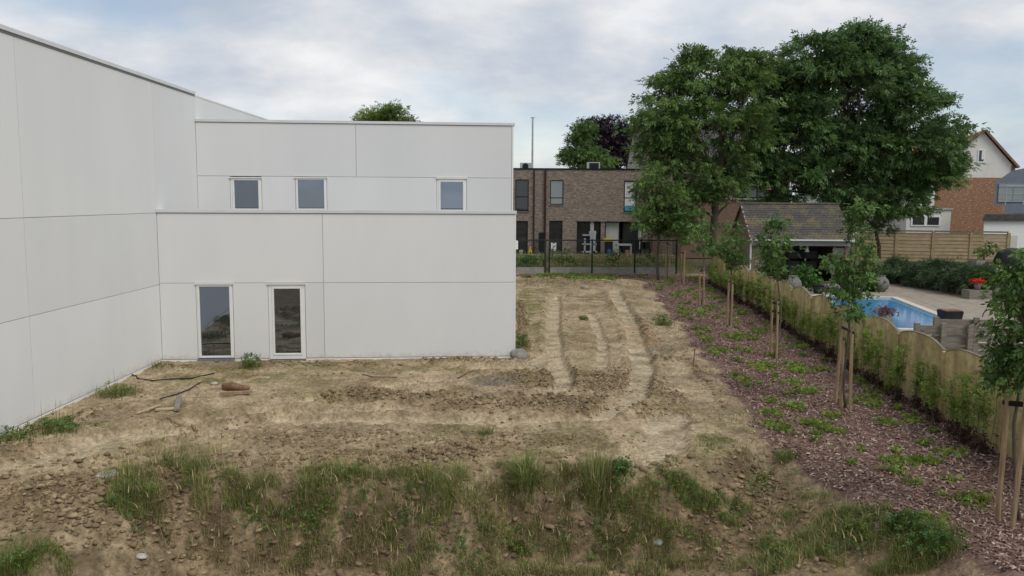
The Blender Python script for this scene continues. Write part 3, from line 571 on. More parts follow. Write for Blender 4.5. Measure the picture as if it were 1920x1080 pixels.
staked('nearest young tree, its leafy crown at the right picture edge', 'nearest pair of stakes with a black strap at the right edge', [(1890, 742, 1869, 980), (1925, 745, 1897, 992)],
       [(1912, 520, 26, 36), (1922, 600, 40, 50), (1915, 680, 32, 42), (1900, 560, 24, 20), (1945, 500, 35, 40), (1955, 640, 55, 70), (1895, 710, 20, 10)], (1912, 975), (1925, 660), (.1,), clump=.26, nspray=30, L=.14, k=5, ll=.085, lw=.045, per_area=1.0, inner=.4)
staked('tall young tree with loose narrow crown in front of the pool', 'three tall stakes below the loose tree before the pool', [(1579, 603, 1566, 757), (1598, 612, 1594, 772), (1581, 640, 1577, 766)],
       [(1607, 392, 6, 14), (1600, 428, 13, 18), (1612, 468, 18, 22), (1600, 515, 22, 26), (1605, 558, 26, 22), (1590, 588, 16, 10), (1568, 490, 9, 12), (1632, 508, 12, 20), (1572, 545, 13, 14)], (1588, 765), (1600, 560), (.12,), **{**small, 'clump': .24, 'nspray': 20})
staked('young tree with bright upright crown before the slate roof', 'pair of stakes with two straps under the bright upright tree', [(1448, 563, 1446, 668), (1459, 566, 1456, 674)],
       [(1458, 425, 14, 14), (1455, 452, 22, 22), (1462, 485, 24, 22), (1448, 505, 18, 18), (1465, 515, 14, 12), (1438, 475, 10, 12)], (1452, 672), (1455, 490), (.06, .3), **small)
staked('young tree with dark rounded crown left of the slate roof', 'light stakes under the dark rounded crown', [(1367, 524, 1363, 610), (1374, 527, 1370, 614)],
       [(1372, 432, 12, 12), (1372, 455, 20, 16), (1368, 478, 24, 16), (1376, 495, 16, 10), (1352, 470, 8, 8)], (1367, 612), (1371, 470), (.06,), **small)
staked('third young tree from the far mesh fence', 'third stake pair from the far mesh fence, with dark strap', [(1312, 504, 1311, 572), (1320, 502, 1319, 576)],
       [(1316, 425, 14, 12), (1314, 450, 18, 16), (1318, 470, 14, 12)], (1315, 575), (1316, 460), (.1,), **small)
staked('second young tree from the far mesh fence', 'second stake pair from the far mesh fence', [(1278, 468, 1276, 530), (1284, 470, 1282, 534)],
       [(1278, 412, 10, 14), (1275, 435, 14, 16), (1283, 455, 14, 10)], (1279, 533), (1279, 440), (.15,), **small)
staked('young tree nearest the far mesh fence', 'stake pair nearest the far mesh fence', [(1249, 452, 1248, 519), (1256, 456, 1255, 523)],
       [(1248, 400, 14, 14), (1252, 425, 18, 18), (1256, 442, 12, 10)], (1251, 522), (1252, 430), (.1,), **small)
# ------------------------------------------------------------------ hedge plants along the concrete fence
protos = []
for v in range(6):
    mb = MB(); PP = []; DD = []; hgt = rng.uniform(.95, 1.3)
    for s in range(int(rng.integers(6, 10))):
        b = np.array([rng.normal(0, .11), rng.normal(0, .06), 0]); tp = b + np.array([rng.normal(0, .12), rng.normal(0, .07), hgt * rng.uniform(.6, 1.05)])
        limb(mb, b - np.array([0, 0, .05]), tp, .007, .003, .04, 4, 4); n = 20; t = rng.uniform(.28, 1.05, n) ** .8
        PP.append(b + (tp - b) * t[:, None] + rng.normal(0, .025, (n, 3))); DD.append(rnd_dirs(n) * .8 + np.array([0, 0, .75]))
    P = np.concatenate(PP); D = np.concatenate(DD); V, Fq, Cc = sprays(P, D, .1, 5, .065, .026, tints(len(P), .7, 1.3, .12), droop=0)
    n = 60; PB = np.stack([rng.normal(0, .14, n), rng.normal(0, .08, n), rng.uniform(0, .3, n)], 1); V2, F2, C2 = sprays(PB, rnd_dirs(n), .09, 5, .06, .03, np.tile([.055, .03, .02], (n, 1)) * rng.uniform(.6, 1.4, (n, 1)))
    protos.append((mb, (V, Fq, Cc), (V2, F2, C2)))
M['dead'] = mat('dead_leaves', (.8, .8, .8), (1.2, 1.2, 1.2), attr=True, rough=.9)
pobj = [None] * 6; HL = 'privet plant in the dense farther run of the hedge along the concrete fence'; HG = 'privet plants along the concrete fence'
t = -.05; i = 0; nvis = 0
while t < 29.5:
    v = int(rng.integers(6)); q = fline(t) + fn * rng.uniform(.2, .42); z = zat1(q[0], q[1])
    if pobj[v] is None:
        o = thing('privet_plant', HL, 'shrub', (0, 0, 0), HG); mb, a, b2 = protos[v]; mb.build('stems', M['ybark'], o); npmesh('foliage', a[0], a[1], M['laurel'], o, col=a[2]); npmesh('dead_leaves', b2[0], b2[1], M['dead'], o, col=b2[2]); pobj[v] = o; o.location = (q[0], q[1], z)
    else: o = copy_tree(pobj[v], None, (q[0], q[1], z), rng.uniform(-.4, .4) + (math.pi if rng.random() < .5 else 0))
    s = rng.uniform(.8, 1.1) * (1 if rng.random() < .88 else .7); o.scale = (s, s, s * rng.uniform(.9, 1.1)); o.rotation_euler.z += math.pi / 2 - .07
    near = ['nearest the camera', 'second nearest the camera', 'third nearest the camera', 'fourth nearest the camera', 'fifth nearest the camera', 'sixth nearest the camera', 'seventh nearest the camera', 'eighth nearest the camera', 'ninth nearest the camera', 'tenth nearest the camera']
    vis = t > -.1
    if vis and nvis < 10: o['label'] = 'leggy bright green privet plant along the concrete fence, ' + near[nvis]
    else: o['label'] = HL
    nvis += vis
    t += rng.uniform(.55, .95) * (1.7 if rng.random() < .07 else 1); i += 1
# ------------------------------------------------------------------ bark chips, ground cover, clods
n = 85000; tt = rng.uniform(0, 1, n) ** 1.25; yy = 9.5 + tt * 39; side = rng.random(n)
fx = FA[0] + (yy - FA[1]) * FD[0] / FD[1]; xx = fx - .05 - side * 5.6
far = rng.random(n) < .06; xx = np.where(far, rng.uniform(.4, 10, n), xx); yy = np.where(far, rng.uniform(44, 48.3, n), yy)
ok = polyd(xx, yy, MUL) < -.05 + 1.3 * (fbm(xx * 1.1, yy * 1.1, 3, 9) - .5); ok |= (polyd(xx, yy, MUL) < .55) & (rng.random(n) < .1); ok &= xx < FA[0] + (yy - FA[1]) * FD[0] / FD[1] - .03
xx = xx[ok]; yy = yy[ok]; n = len(xx); zc = zat(xx, yy); a = rng.uniform(0, math.pi, n); Lh = rng.uniform(.015, .05, n); Wh = rng.uniform(.006, .016, n); tl = rng.normal(0, .32, n); cz = zc + rng.uniform(.004, .03, n)
dx = np.stack([np.cos(a) * np.cos(tl), np.sin(a) * np.cos(tl), np.sin(tl)], 1); sx = np.stack([-np.sin(a), np.cos(a), rng.normal(0, .35, n)], 1); c = np.stack([xx, yy, cz], 1)
bend = np.stack([np.zeros(n), np.zeros(n), rng.uniform(0, .012, n)], 1)
V = np.stack([c - dx * Lh[:, None] - sx * Wh[:, None] * .6, c - dx * Lh[:, None] + sx * Wh[:, None] * .6, c + bend + sx * Wh[:, None], c + bend - sx * Wh[:, None], c + dx * Lh[:, None] + sx * Wh[:, None] * .5, c + dx * Lh[:, None] - sx * Wh[:, None] * .5], 1).reshape(-1, 3)
F = (np.arange(n)[:, None, None] * 6 + np.array([[0, 3, 2, 1], [3, 5, 4, 2]])).reshape(-1, 4)
tone = rng.random((n, 1)); cc = np.where(tone < .45, np.array([[.18, .1, .076]]), np.where(tone < .85, np.array([[.30, .2, .16]]), np.array([[.44, .345, .285]]))) * rng.uniform(.7, 1.25, (n, 1))
chips = npmesh('bark_chips', V, F, M['chip'], col=np.repeat(cc, 6, axis=0)); chips['kind'] = 'stuff'; tag(chips, 'reddish brown bark chips covering the planting bed', 'bark mulch')
# low ground cover in the bark
PP = []; TT = []
pts = []
for _ in range(230):
    y = rng.uniform(0, 1) ** 1.1 * 37 + 10.2; x = FA[0] + (y - FA[1]) * FD[0] / FD[1] - .5 - rng.uniform(0, 1) * 4.8
    if polyd(np.array([x]), np.array([y]), MUL)[0] < -.25: pts.append((x, y, rng.uniform(.06, .26)))
for _ in range(40): pts.append((rng.uniform(.6, 6.0), rng.uniform(44.5, 48.2), rng.uniform(.15, .4)))
for q in [(1640, 735), (1500, 700), (1620, 715), (1530, 800), (1450, 805), (1480, 720), (1400, 630), (1440, 690), (1820, 945), (1735, 985)]: p = hit1(*q); pts.append((p[0], p[1], .34))
for x, y, r in pts:
    m = int(70 * r / .3) + 6; a = rng.uniform(0, 2 * math.pi, m); rr = r * np.sqrt(rng.random(m)) * (1 + .35 * np.sin(a * 3 + x)); px_ = x + rr * np.cos(a); py_ = y + rr * np.sin(a)
    PP.append(np.stack([px_, py_, np.zeros(m)], 1)); TT.append(tints(m, .65, 1.3, .15) * rng.uniform(.8, 1.15))
P = np.concatenate(PP); P[:, 2] = zat(P[:, 0], P[:, 1]) + rng.uniform(0, .09, len(P)); T = np.clip(np.concatenate(TT), .2, 2)
V, F, C = sprays(P, rnd_dirs(len(P)) * .8 + np.array([0, 0, .6]), .06, 5, .05, .028, T, droop=.1)
gc = npmesh('ground_cover', V, F, M['laurel'], col=C); gc['kind'] = 'stuff'; tag(gc, 'low creeping green plants scattered over the bark bed', 'ground cover')
# soil clods
t_ = (1 + 5 ** .5) / 2; IC = nrm(np.array([(-1, t_, 0), (1, t_, 0), (-1, -t_, 0), (1, -t_, 0), (0, -1, t_), (0, 1, t_), (0, -1, -t_), (0, 1, -t_), (t_, 0, -1), (t_, 0, 1), (-t_, 0, -1), (-t_, 0, 1)], float))
IF = np.array([(0, 11, 5), (0, 5, 1), (0, 1, 7), (0, 7, 10), (0, 10, 11), (1, 5, 9), (5, 11, 4), (11, 10, 2), (10, 7, 6), (7, 1, 8), (3, 9, 4), (3, 4, 2), (3, 2, 6), (3, 6, 8), (3, 8, 9), (4, 9, 5), (2, 4, 11), (6, 2, 10), (8, 6, 7), (9, 8, 1)])
cx, cy = [], []
for c, rx, ry, k in CLOD:
    m = int(min(1900, 420 * k * rx * max(ry, .15) * 3.1)) + 25; cx.append(c[0] + rng.normal(0, .5, m) * rx); cy.append(c[1] + rng.normal(0, .5, m) * max(ry, .15))
nbig = 0
for e_ in (9, 10, 6, 7, 0, 1, 3, 19, 21):
    c, rx, ry, k = CLOD[e_]; m = 300 if e_ in (9, 10) else 90; cx.append(c[0] + rng.normal(0, .5, m) * rx); cy.append(c[1] + rng.normal(0, .5, m) * max(ry, .15)); nbig += m
m = 1500; cx.append(rng.uniform(-8.8, 5, m)); cy.append(rng.uniform(10.7, 13.6, m)); nbig += m
m = 3500; cx.append(rng.uniform(-9, 6, m)); cy.append(11.6 + rng.random(m) ** 1.6 * 33)
bigm = np.concatenate([np.zeros(sum(len(q) for q in cx) - nbig - 3500), np.ones(nbig), np.zeros(3500)])
cx = np.concatenate(cx); cy = np.concatenate(cy); P_, Mu_, dp_, dm_ = masks(cx, cy)
inb = (cx > -9.2) & (cx < .15) & (cy > 21.35 + .085 * (cx + 9.2)); okc = (Mu_ < .3) & ~inb & (cx > -9.1) & (cy < 47.5) & (cy > 10.5); cx = cx[okc]; cy = cy[okc]; bigm = bigm[okc]
trc = np.max([1 - sst(wd * .5, wd, lined(cx, cy, L)) for L, wd in TRK], axis=0); okc = rng.random(len(cx)) > trc * .93; cx = cx[okc]; cy = cy[okc]; bigm = bigm[okc]; n = len(cx)
sz = .01 + .036 * rng.random(n) ** 3; sz *= np.where(rng.random(n) < .03, 1.7, 1); sz = np.where(bigm > 0, sz * 1.3 + .022, sz); jit = rng.uniform(.38, 1.35, (n, 12, 1)); ang = rng.uniform(0, 6.28, n)
v = IC[None] * jit * sz[:, None, None] * np.stack([rng.uniform(.8, 1.5, n), rng.uniform(.8, 1.2, n), rng.uniform(.4, .75, n)], 1)[:, None, :]
ca, sa = np.cos(ang)[:, None], np.sin(ang)[:, None]; v = np.stack([v[..., 0] * ca - v[..., 1] * sa, v[..., 0] * sa + v[..., 1] * ca, v[..., 2]], -1) + np.stack([cx, cy, zat(cx, cy) + sz * .08], 1)[:, None, :]
fq = (np.arange(n)[:, None, None] * 12 + IF).reshape(-1, 3); tone = rng.uniform(.65, 1.15, (n, 1)) * np.where(rng.random((n, 1)) < .3, np.array([[.34, .255, .155]]), np.array([[.25, .182, .108]]))
cl = npmesh('soil_clods', v.reshape(-1, 3), fq, M['clod'], col=np.repeat(tone, 12, axis=0)); cl['kind'] = 'stuff'; tag(cl, 'crumbled brown soil clods scattered over the bare earth', 'soil clods')
# ------------------------------------------------------------------ bank grass (stuff) and single weed clumps (things)
L = []
def patch(px, py, rx, ry, n, h, dry=.2, lean=.35, w_=.008, tuft=5):
    c = hit1(px, py); r = hit1(px + rx, py); u = hit1(px, py - ry); d = hit1(px, py + ry); wx = abs(r[0] - c[0]); wy = max(.15, abs(u[1] - d[1]) / 2); cy_ = (u[1] + d[1]) / 2
    n = int(n * (.95 if h > .27 else 1.9)); h = h * (.75 if h > .27 else .85); rx_ = 1.12; wx *= rx_; wy *= 1.15
    m = max(1, n // tuft); a = rng.uniform(0, 6.28, m); q = np.sqrt(rng.random(m)); X_ = c[0] + wx * q * np.cos(a); Y_ = cy_ + wy * q * np.sin(a)
    kp = fbm(X_ * 3.2, Y_ * 6, 2, 123) > .5; X_ = X_[kp]; Y_ = Y_[kp]; m = len(X_); tuft = tuft * 2; dry = min(.95, dry + .12)
    X_ = np.repeat(X_, tuft) + rng.normal(0, .035, m * tuft); Y_ = np.repeat(Y_, tuft) + rng.normal(0, .035, m * tuft); k = m * tuft
    hh = np.repeat(rng.uniform(.6, 1.15, m), tuft) * rng.uniform(.35, 1.15, k) * h * .9; T = gtint(k, dry) * np.repeat(rng.uniform(.7, 1.25, (m, 1)), tuft, axis=0)
    return blades(np.stack([X_, Y_, zat(X_, Y_) - .01], 1), hh, w_ * rng.uniform(.6, 1.3, k), np.repeat(rng.uniform(.6, 1.9, m), tuft) * np.abs(rng.normal(lean + .08, .22, k)), T, np.repeat(rng.uniform(0, 6.28, m), tuft) + rng.normal(0, 1.1, k))
for a in [(300, 935, 95, 55, 2600, .45, .12), (250, 950, 45, 40, 1300, .42, .05), (320, 985, 70, 30, 1000, .38, .6), (500, 940, 85, 50, 2200, .4, .3), (455, 960, 40, 50, 800, .4, .2), (610, 925, 70, 40, 1600, .36, .25), (560, 1000, 60, 40, 900, .32, .3), (740, 955, 60, 60, 1700, .36, .25), (830, 930, 45, 45, 1300, .36, .2), (780, 1000, 60, 40, 1300, .34, .2), (820, 1055, 80, 35, 1500, .3, .3),
          (960, 1040, 120, 45, 4200, .24, .5), (1100, 1030, 150, 50, 5200, .22, .5), (1060, 970, 140, 35, 3000, .18, .5), (1240, 1040, 90, 45, 2600, .22, .45), (1200, 930, 60, 30, 900, .22, .2), (1300, 940, 80, 35, 1500, .26, .15), (1360, 975, 60, 25, 700, .22, .2), (1440, 1050, 80, 30, 1500, .32, .3), (1570, 1020, 80, 50, 2000, .34, .15), (1640, 990, 60, 35, 1200, .34, .15), (1740, 1040, 80, 40, 1700, .36, .1), (1680, 1060, 60, 25, 900, .3, .1),
          (950, 905, 40, 20, 500, .2, .2), (1040, 905, 60, 20, 800, .2, .25), (680, 1040, 130, 35, 1500, .24, .6), (440, 1050, 120, 30, 600, .3, .7), (90, 1060, 60, 25, 600, .16, .1), (240, 1010, 60, 30, 400, .2, .4), (400, 900, 200, 25, 700, .3, .4), (1500, 960, 60, 20, 500, .18, .2), (1350, 840, 40, 20, 350, .12, .2), (1380, 790, 30, 20, 160, .12, .2), (1130, 885, 80, 14, 500, .2, .5), (650, 890, 120, 12, 500, .22, .4), (330, 850, 70, 12, 160, .3, .6)]: L.append(patch(*a))
# scattered small tufts on the open earth
m = 260; X_ = rng.uniform(-8.6, 5.5, m); Y_ = 13.5 + rng.random(m) ** 1.4 * 30; trr = np.max([1 - sst(wd * .6, wd * 1.2, lined(X_, Y_, q)) for q, wd in TRK], axis=0); keep = (trr < .5) & ~((X_ < .4) & (Y_ > 21.3 + .085 * (X_ + 9.2))) & (polyd(X_, Y_, MUL) > 0)
X_ = np.repeat(X_[keep], 12) + rng.normal(0, .07, keep.sum() * 12); Y_ = np.repeat(Y_[keep], 12) + rng.normal(0, .07, keep.sum() * 12); k = len(X_)
L.append(blades(np.stack([X_, Y_, zat(X_, Y_)], 1), rng.uniform(.03, .11, k), np.full(k, .007), np.abs(rng.normal(.6, .3, k)), gtint(k, .12)))
# straw litter on the bank and the low ground
m = 11000; X_ = rng.uniform(-8.5, 6, m); Y_ = rng.uniform(10.6, 14.2, m); kp = (polyd(X_, Y_, MUL) > .1) & (fbm(X_ * 1.6, Y_ * 1.6, 2, 61) > .42); X_ = X_[kp]; Y_ = Y_[kp]; m = len(X_)
L.append(blades(np.stack([X_, Y_, zat(X_, Y_) + .005], 1), rng.uniform(.02, .1, m), np.full(m, .006), rng.uniform(1.0, 2.2, m), gtint(m, .75)))
# verge behind the mesh fence
m = 5200; X_ = rng.uniform(-1.5, 11.5, m); Y_ = rng.uniform(49.3, 57, m) + .06 * X_; L.append(blades(np.stack([X_, Y_, zat(X_, Y_)], 1), rng.uniform(.1, .42, m), np.full(m, .02), np.abs(rng.normal(.4, .25, m)), gtint(m, .55)))
PW = []
for px, py, rx, ry, m in [(590, 1000, 40, 30, 260), (240, 960, 40, 30, 260), (1000, 1030, 120, 40, 420), (1180, 1010, 120, 40, 420), (1260, 930, 60, 25, 240), (1330, 960, 60, 25, 240), (1600, 1030, 90, 40, 420), (730, 1000, 60, 40, 240), (480, 990, 60, 40, 240), (860, 1040, 80, 30, 240), (1450, 1040, 80, 30, 240), (1720, 1010, 60, 40, 300), (60, 1060, 60, 20, 160), (640, 905, 40, 10, 90), (1440, 920, 60, 20, 120)]:
    m = int(m * .5); c = hit1(px, py); r = hit1(px + rx, py); u_ = hit1(px, py - ry); d_ = hit1(px, py + ry); cl_ = rng.integers(0, 14, m); ox = rng.normal(0, .55, 14)[cl_] * abs(r[0] - c[0]) + rng.normal(0, .07, m); oy = rng.normal(0, .5, 14)[cl_] * max(.2, abs(u_[1] - d_[1]) / 2) + rng.normal(0, .07, m)
    PW.append(np.stack([c[0] + ox, c[1] + oy, np.zeros(m)], 1))
PW = np.concatenate(PW); PW[:, 2] = zat(PW[:, 0], PW[:, 1]) + rng.uniform(.01, .16, len(PW)); V, F, C = sprays(PW, rnd_dirs(len(PW)) + np.array([0, 0, .8]), .08, 5, .05, .02, tints(len(PW), .6, 1.3, .2))
wd_ = npmesh('bank_weeds', V, F, M['lime'], col=C); wd_['kind'] = 'stuff'; tag(wd_, 'low leafy weeds mixed into the grass of the earth bank', 'weeds')
# nodding seed heads
def heads(px, py, rx, ry, m, h):
    c = hit1(px, py); r = hit1(px + rx, py); m = int(m * 1.5); X_ = c[0] + rng.normal(0, .6, m) * abs(r[0] - c[0]); Y_ = c[1] + rng.normal(0, .3, m); a = rng.uniform(0, 6.28, m); z = zat(X_, Y_); hh = h * rng.uniform(.7, 1.2, m); out_ = []
    P = np.stack([X_, Y_, z], 1); tn = np.array([[.36, .29, .16]]) * rng.uniform(.75, 1.15, (m, 1)); out_.append(blades(P, hh, np.full(m, .005), np.full(m, .3), tn * .8, a))
    tip = P + np.stack([np.cos(a) * hh * .3, np.sin(a) * hh * .3, hh * .9], 1); out_.append(blades(tip, np.full(m, .13), np.full(m, .016), rng.uniform(.6, 1.3, m), tn * 1.15, a))
    return out_
for a in [(320, 900, 70, 30, 55, .6), (290, 960, 80, 20, 45, .45), (520, 910, 70, 20, 40, .5), (700, 1000, 80, 20, 40, .45), (900, 1020, 90, 20, 50, .42), (1100, 1010, 120, 20, 70, .4), (1450, 1010, 70, 20, 30, .4), (1580, 1030, 60, 20, 25, .42), (760, 990, 40, 20, 30, .42), (460, 1010, 60, 20, 30, .5)]: L += heads(*a)
V, F, C = join(L); gr = npmesh('grass', V, F, M['grass'], col=C); gr['kind'] = 'stuff'; tag(gr, 'tangled green and straw coloured grass on the earth bank', 'grass')
def weed(name, label, px, py, r, h, n, dry=.05, lean=.5, leafy=0, w_=.012, tall=0):
    p = hit1(px, py); t = thing(name, label, 'weed', p); q = p + np.stack([rng.normal(0, r * .45, n), rng.normal(0, r * .45, n), np.zeros(n)], 1); q[:, 2] = zat(q[:, 0], q[:, 1]) - .01
    o = q - p; hd = np.arctan2(o[:, 1], o[:, 0]) + rng.normal(0, .7, n); v = blades(q, h * rng.uniform(.5, 1.15, n), w_ * rng.uniform(.6, 1.2, n), np.abs(rng.normal(lean, .2, n)), gtint(n, dry) * .85, hd)
    npmesh('blades', v[0], v[1], M['grass'], t, col=v[2])['kind'] = 'stuff'
    if tall:
        m = tall; q = p + np.stack([rng.normal(0, r * .25, m), rng.normal(0, r * .25, m), np.zeros(m)], 1); v = blades(q, rng.uniform(.7, 1.1, m) * (h + .45), np.full(m, .009), rng.uniform(.02, .2, m), np.tile([.12, .10, .06], (m, 1)), None); npmesh('stalks', v[0], v[1], M['grass'], t, col=v[2])['kind'] = 'stuff'
    if leafy:
        m = leafy; P = p + rng.normal(0, 1, (m, 3)) * np.array([r * .5, r * .5, 0]) + np.array([0, 0, 1]) * rng.uniform(.02, h * .8, (m, 1)); V, F, C = sprays(P, rnd_dirs(m) + np.array([0, 0, .6]), .1, 5, .06, .03, tints(m, .6, 1.2)); npmesh('leaves', V, F, M['horn'], t, col=C)['kind'] = 'stuff'
weed('grass_clump', 'wide green weed clump with tall dark stalks at the hall wall', 105, 812, .5, .22, 420, tall=6, leafy=60)
weed('grass_clump', 'green weed clump by the hall wall nearer the building corner', 222, 742, .5, .2, 380, tall=4, leafy=30)
weed('grass_clump', 'small weed tuft in the building corner', 298, 690, .3, .14, 140)
weed('grass_clump', 'dark weed tuft at the left picture edge along the hall wall', 18, 828, .4, .2, 180, leafy=40)
weed('reed_clump', 'spiky weed standing before the facade between the two ground floor windows', 468, 692, .25, .42, 70, lean=.6, w_=.02, leafy=50)
weed('grass_clump', 'bright tuft of grass on the tracked earth in the middle', 912, 818, .18, .22, 90, lean=.7)
weed('rush_clump', 'blue green rush tuft hanging over the earth bank', 985, 930, .22, .5, 260, lean=.8, w_=.013)
weed('grass_clump', 'fine tall yellow green grass tuft on the earth bank', 1120, 935, .25, .55, 420, lean=.3, dry=.25)
weed('flowering_weed', 'leafy weed with small white flowers on top of the bank', 1165, 895, .15, .3, 40, leafy=70)
weed('grass_clump', 'lush green grass tuft in the lower left corner', 12, 1068, .35, .3, 420, lean=.6)
weed('thistle', 'dark grey green weed on the right edge of the dirt mound', 1243, 612, .35, .45, 120, leafy=90, lean=.5)
weed('grass_clump', 'round dark grass tuft at the gully below the bark', 1472, 862, .2, .14, 260)
weed('grass_clump', 'dark green grass tuft within the bark chips', 1528, 818, .16, .12, 220)
weed('leafy_weed', 'leafy weed at the near end of the bark bed', 1690, 1000, .25, .28, 60, leafy=120)
weed('leafy_weed', 'leafy weed bush at the lower right of the bank', 1755, 1035, .35, .3, 90, leafy=170)
weed('leafy_weed', 'small leafy plant in the middle of the far dirt track', 1095, 601, .16, .16, 40, leafy=40)
weed('leafy_weed', 'weed growing against the free corner of the facade', 978, 655, .3, .4, 60, leafy=80)
# ------------------------------------------------------------------ brick house
HY = 58.0; hz0 = .5
BH = Fr((0, HY), (1, .0))
hx = lambda px: BH.az(px, 400)[0]
hzz = lambda py, px=1080: BH.az(px, py)[1]
house = thing('brick_house', 'flat-roofed two-storey house of grey brown brick behind the mesh fence', 'house', (hx(1080), HY, hz0))
xl, xr, zt = hx(880), hx(1262), hzz(318)
# wall pieces around openings: (left, top, right, bottom)
W = [(966, 337, 991, 397), (1031, 338, 1056, 384), (1169, 338, 1194, 397), (966, 415, 990, 483), (1030, 414, 1055, 472), (1082, 415, 1206, 477)]
ops = [(hx(l), hzz(b), hx(r), hzz(t)) for l, t, r, b in W]
xsx = sorted(set([xl, xr] + [v for o in ops for v in (o[0], o[2])])); zs = sorted(set([hz0 - .3, zt] + [v for o in ops for v in (o[1], o[3])]))
mb = MB()
for x0, x1 in zip(xsx[:-1], xsx[1:]):
    run = None
    for z0, z1 in zip(zs[:-1], zs[1:]):
        cxm, czm = (x0 + x1) / 2, (z0 + z1) / 2; solid = not any(o[0] < cxm < o[2] and o[1] < czm < o[3] for o in ops)
        if solid: run = (run[0] if run else z0, z1)
        if (not solid or z1 == zs[-1]) and run: BH.box(mb, x0, x1, -.35, 0, run[0], run[1]); run = None
mb.build('wall', M['brick'], house)
BH.part('room_floor', M['conc'], house, xl, xr, -6, -.36, hz0 - .25, hz0 + .05); BH.part('room_ceiling', M['greyplaster'], house, xl, xr, -6, -.36, 3.3, 3.55)
BH.part('back_wall', M['greyplaster'], house, xl, xr, -6.2, -6, hz0, zt - .1); BH.part('roof', M['roofmem'], house, xl, xr, -6.2, -.36, zt - .3, zt - .1)
BH.part('side_wall', M['brick'], house, xr - .3, xr - .001, -6, -.352, hz0 - .3, zt - .3); BH.part('side_wall', M['brick'], house, hx(1010) - .1, hx(1010) + .1, -6, -.352, hz0 - .2, zt - .31)
BH.part('roof_edge', M['dframe'], house, xl, xr + .04, -.4, .05, zt, zt + .09)
for px, w_ in ((1001, .05), (1022, .07)): MB().tube([BH.p(hx(px), .08, hz0), BH.p(hx(px), .08, zt - .05)], w_, 8).build('downpipe', M['pipe'], house)
def hwin(o, bars, pane, label=None, curtain=None):
    x0, z0, x1, z1 = o; mb = MB(); e = .06
    for q in [(x0, x0 + e, z0, z1), (x1 - e, x1, z0, z1), (x0 + e, x1 - e, z1 - e, z1), (x0 + e, x1 - e, z0, z0 + e)] + [(x0 + e, x1 - e, z0 + (z1 - z0) * b - .03, z0 + (z1 - z0) * b + .03) for b in bars]: BH.box(mb, q[0], q[1], -.16, -.1, q[2], q[3])
    wv = mb.build('window', M['dframe'], house)
    BH.part('pane', M[pane], wv, x0 + e, x1 - e, -.14, -.12, z0 + e, z1 - e)
    BH.part('sill', M['sill'], wv, x0 - .05, x1 + .05, -.12, .05, z0 - .06, z0 - .005)
    if label: wv['label'] = label
hwin(ops[0], (.46,), 'darkpane'); hwin(ops[1], (.28,), 'palepane', 'window reflecting pale sky'); hwin(ops[2], (.45,), 'palepane', 'window with pale curtains'); hwin(ops[3], (), 'darkpane'); hwin(ops[4], (), 'darkpane', 'tall dark garden door')
# curtain folds and the blue box on the curtained window sill, glazed patio front
x0, z0, x1, z1 = ops[2]; mb = MB()
for i in range(9): xx0 = x0 + .1 + (x1 - x0 - .2) * i / 9; BH.box(mb, xx0, xx0 + .06, -.118, -.112, z0 + .35, z1 - .1)
mb.build('curtain_folds', M['white'], house)
BH.part('window_box', M['turq'], house, x0 + .12, x1 - .2, -.119, -.105, z0 + .1, z0 + .45)
x0, z0, x1, z1 = ops[5]; z0 = hz0 + .05
for i, (a, b, m, nm) in enumerate([(0, .36, 'darkpane', 'glass_door'), (.43, .66, 'curtain', 'curtained_door'), (.7, .98, 'darkpane', 'glass_door')]):
    xa, xb = x0 + (x1 - x0) * a, x0 + (x1 - x0) * b; mb = MB()
    for q in [(xa, xa + .07, z0, z1), (xb - .07, xb, z0, z1), (xa + .07, xb - .07, z1 - .08, z1), (xa + .07, xb - .07, z0, z0 + .08)]: BH.box(mb, q[0], q[1], -.34, -.26, q[2], q[3])
    fr_ = mb.build('door_frame', M['dframe'], house); BH.part('pane', M[m], fr_, xa + .07, xb - .07, -.32, -.29, z0 + .08, z1 - .08)
BH.part('pier', M['brick'], house, x0 + (x1 - x0) * .365, x0 + (x1 - x0) * .425, -.34, -.02, z0, z1)
BH.part('white_post', M['greywhite'], house, x0 + .95, x0 + 1.2, -.25, -.1, z0, z1 - .002)
BH.part('lintel_course', M['brick'], house, x0 - .1, x1 + .1, .002, .03, z1, z1 + .22)
BH.part('garden_step', M['conc'], house, hx(960), xr, .01, 1.3, hz0 - .3, hz0 + .03)
BH.part('screen_wall', M['brick2'], house, hx(1222), hx(1236), .02, .5, hz0 - .2, hzz(438)); BH.part('screen_panel', M['dframe'], house, hx(1010), hx(1022), .3, .36, hz0 - .1, hzz(436))
zg = hz0 + .03
def gbox(name, m, parent, l, t, r, b, y0, dep, **k):
    fr = Fr((0, HY - y0), (1, 0)); a0 = fr.az(l, (t + b) / 2)[0]; a1 = fr.az(r, (t + b) / 2)[0]; z1 = fr.az((l + r) / 2, t)[1]; z0 = fr.az((l + r) / 2, b)[1]
    return MB().box(a0, a1, HY - y0, HY - y0 + dep, max(z0, zg + .002), z1).build(name, m, parent, **k)
fz_ = .9
c = DY(1105, 470, HY - fz_); t = thing('cat_tree', 'pale cat scratching tree on the terrace before the glass door', 'cat tree', (c[0], c[1], zg))
gbox('post', M['greywhite'], t, 1112, 433, 1117, 474, fz_, .14); gbox('post', M['greywhite'], t, 1095, 447, 1098, 474, fz_, .1); gbox('platform', M['greywhite'], t, 1093, 440, 1112, 442, fz_, .4); gbox('platform', M['greywhite'], t, 1105, 434, 1118, 439, fz_ - .02, .35); gbox('platform', M['greywhite'], t, 1092, 457, 1119, 459, fz_, .4); gbox('base', M['greywhite'], t, 1092, 471, 1119, 474, fz_, .45)
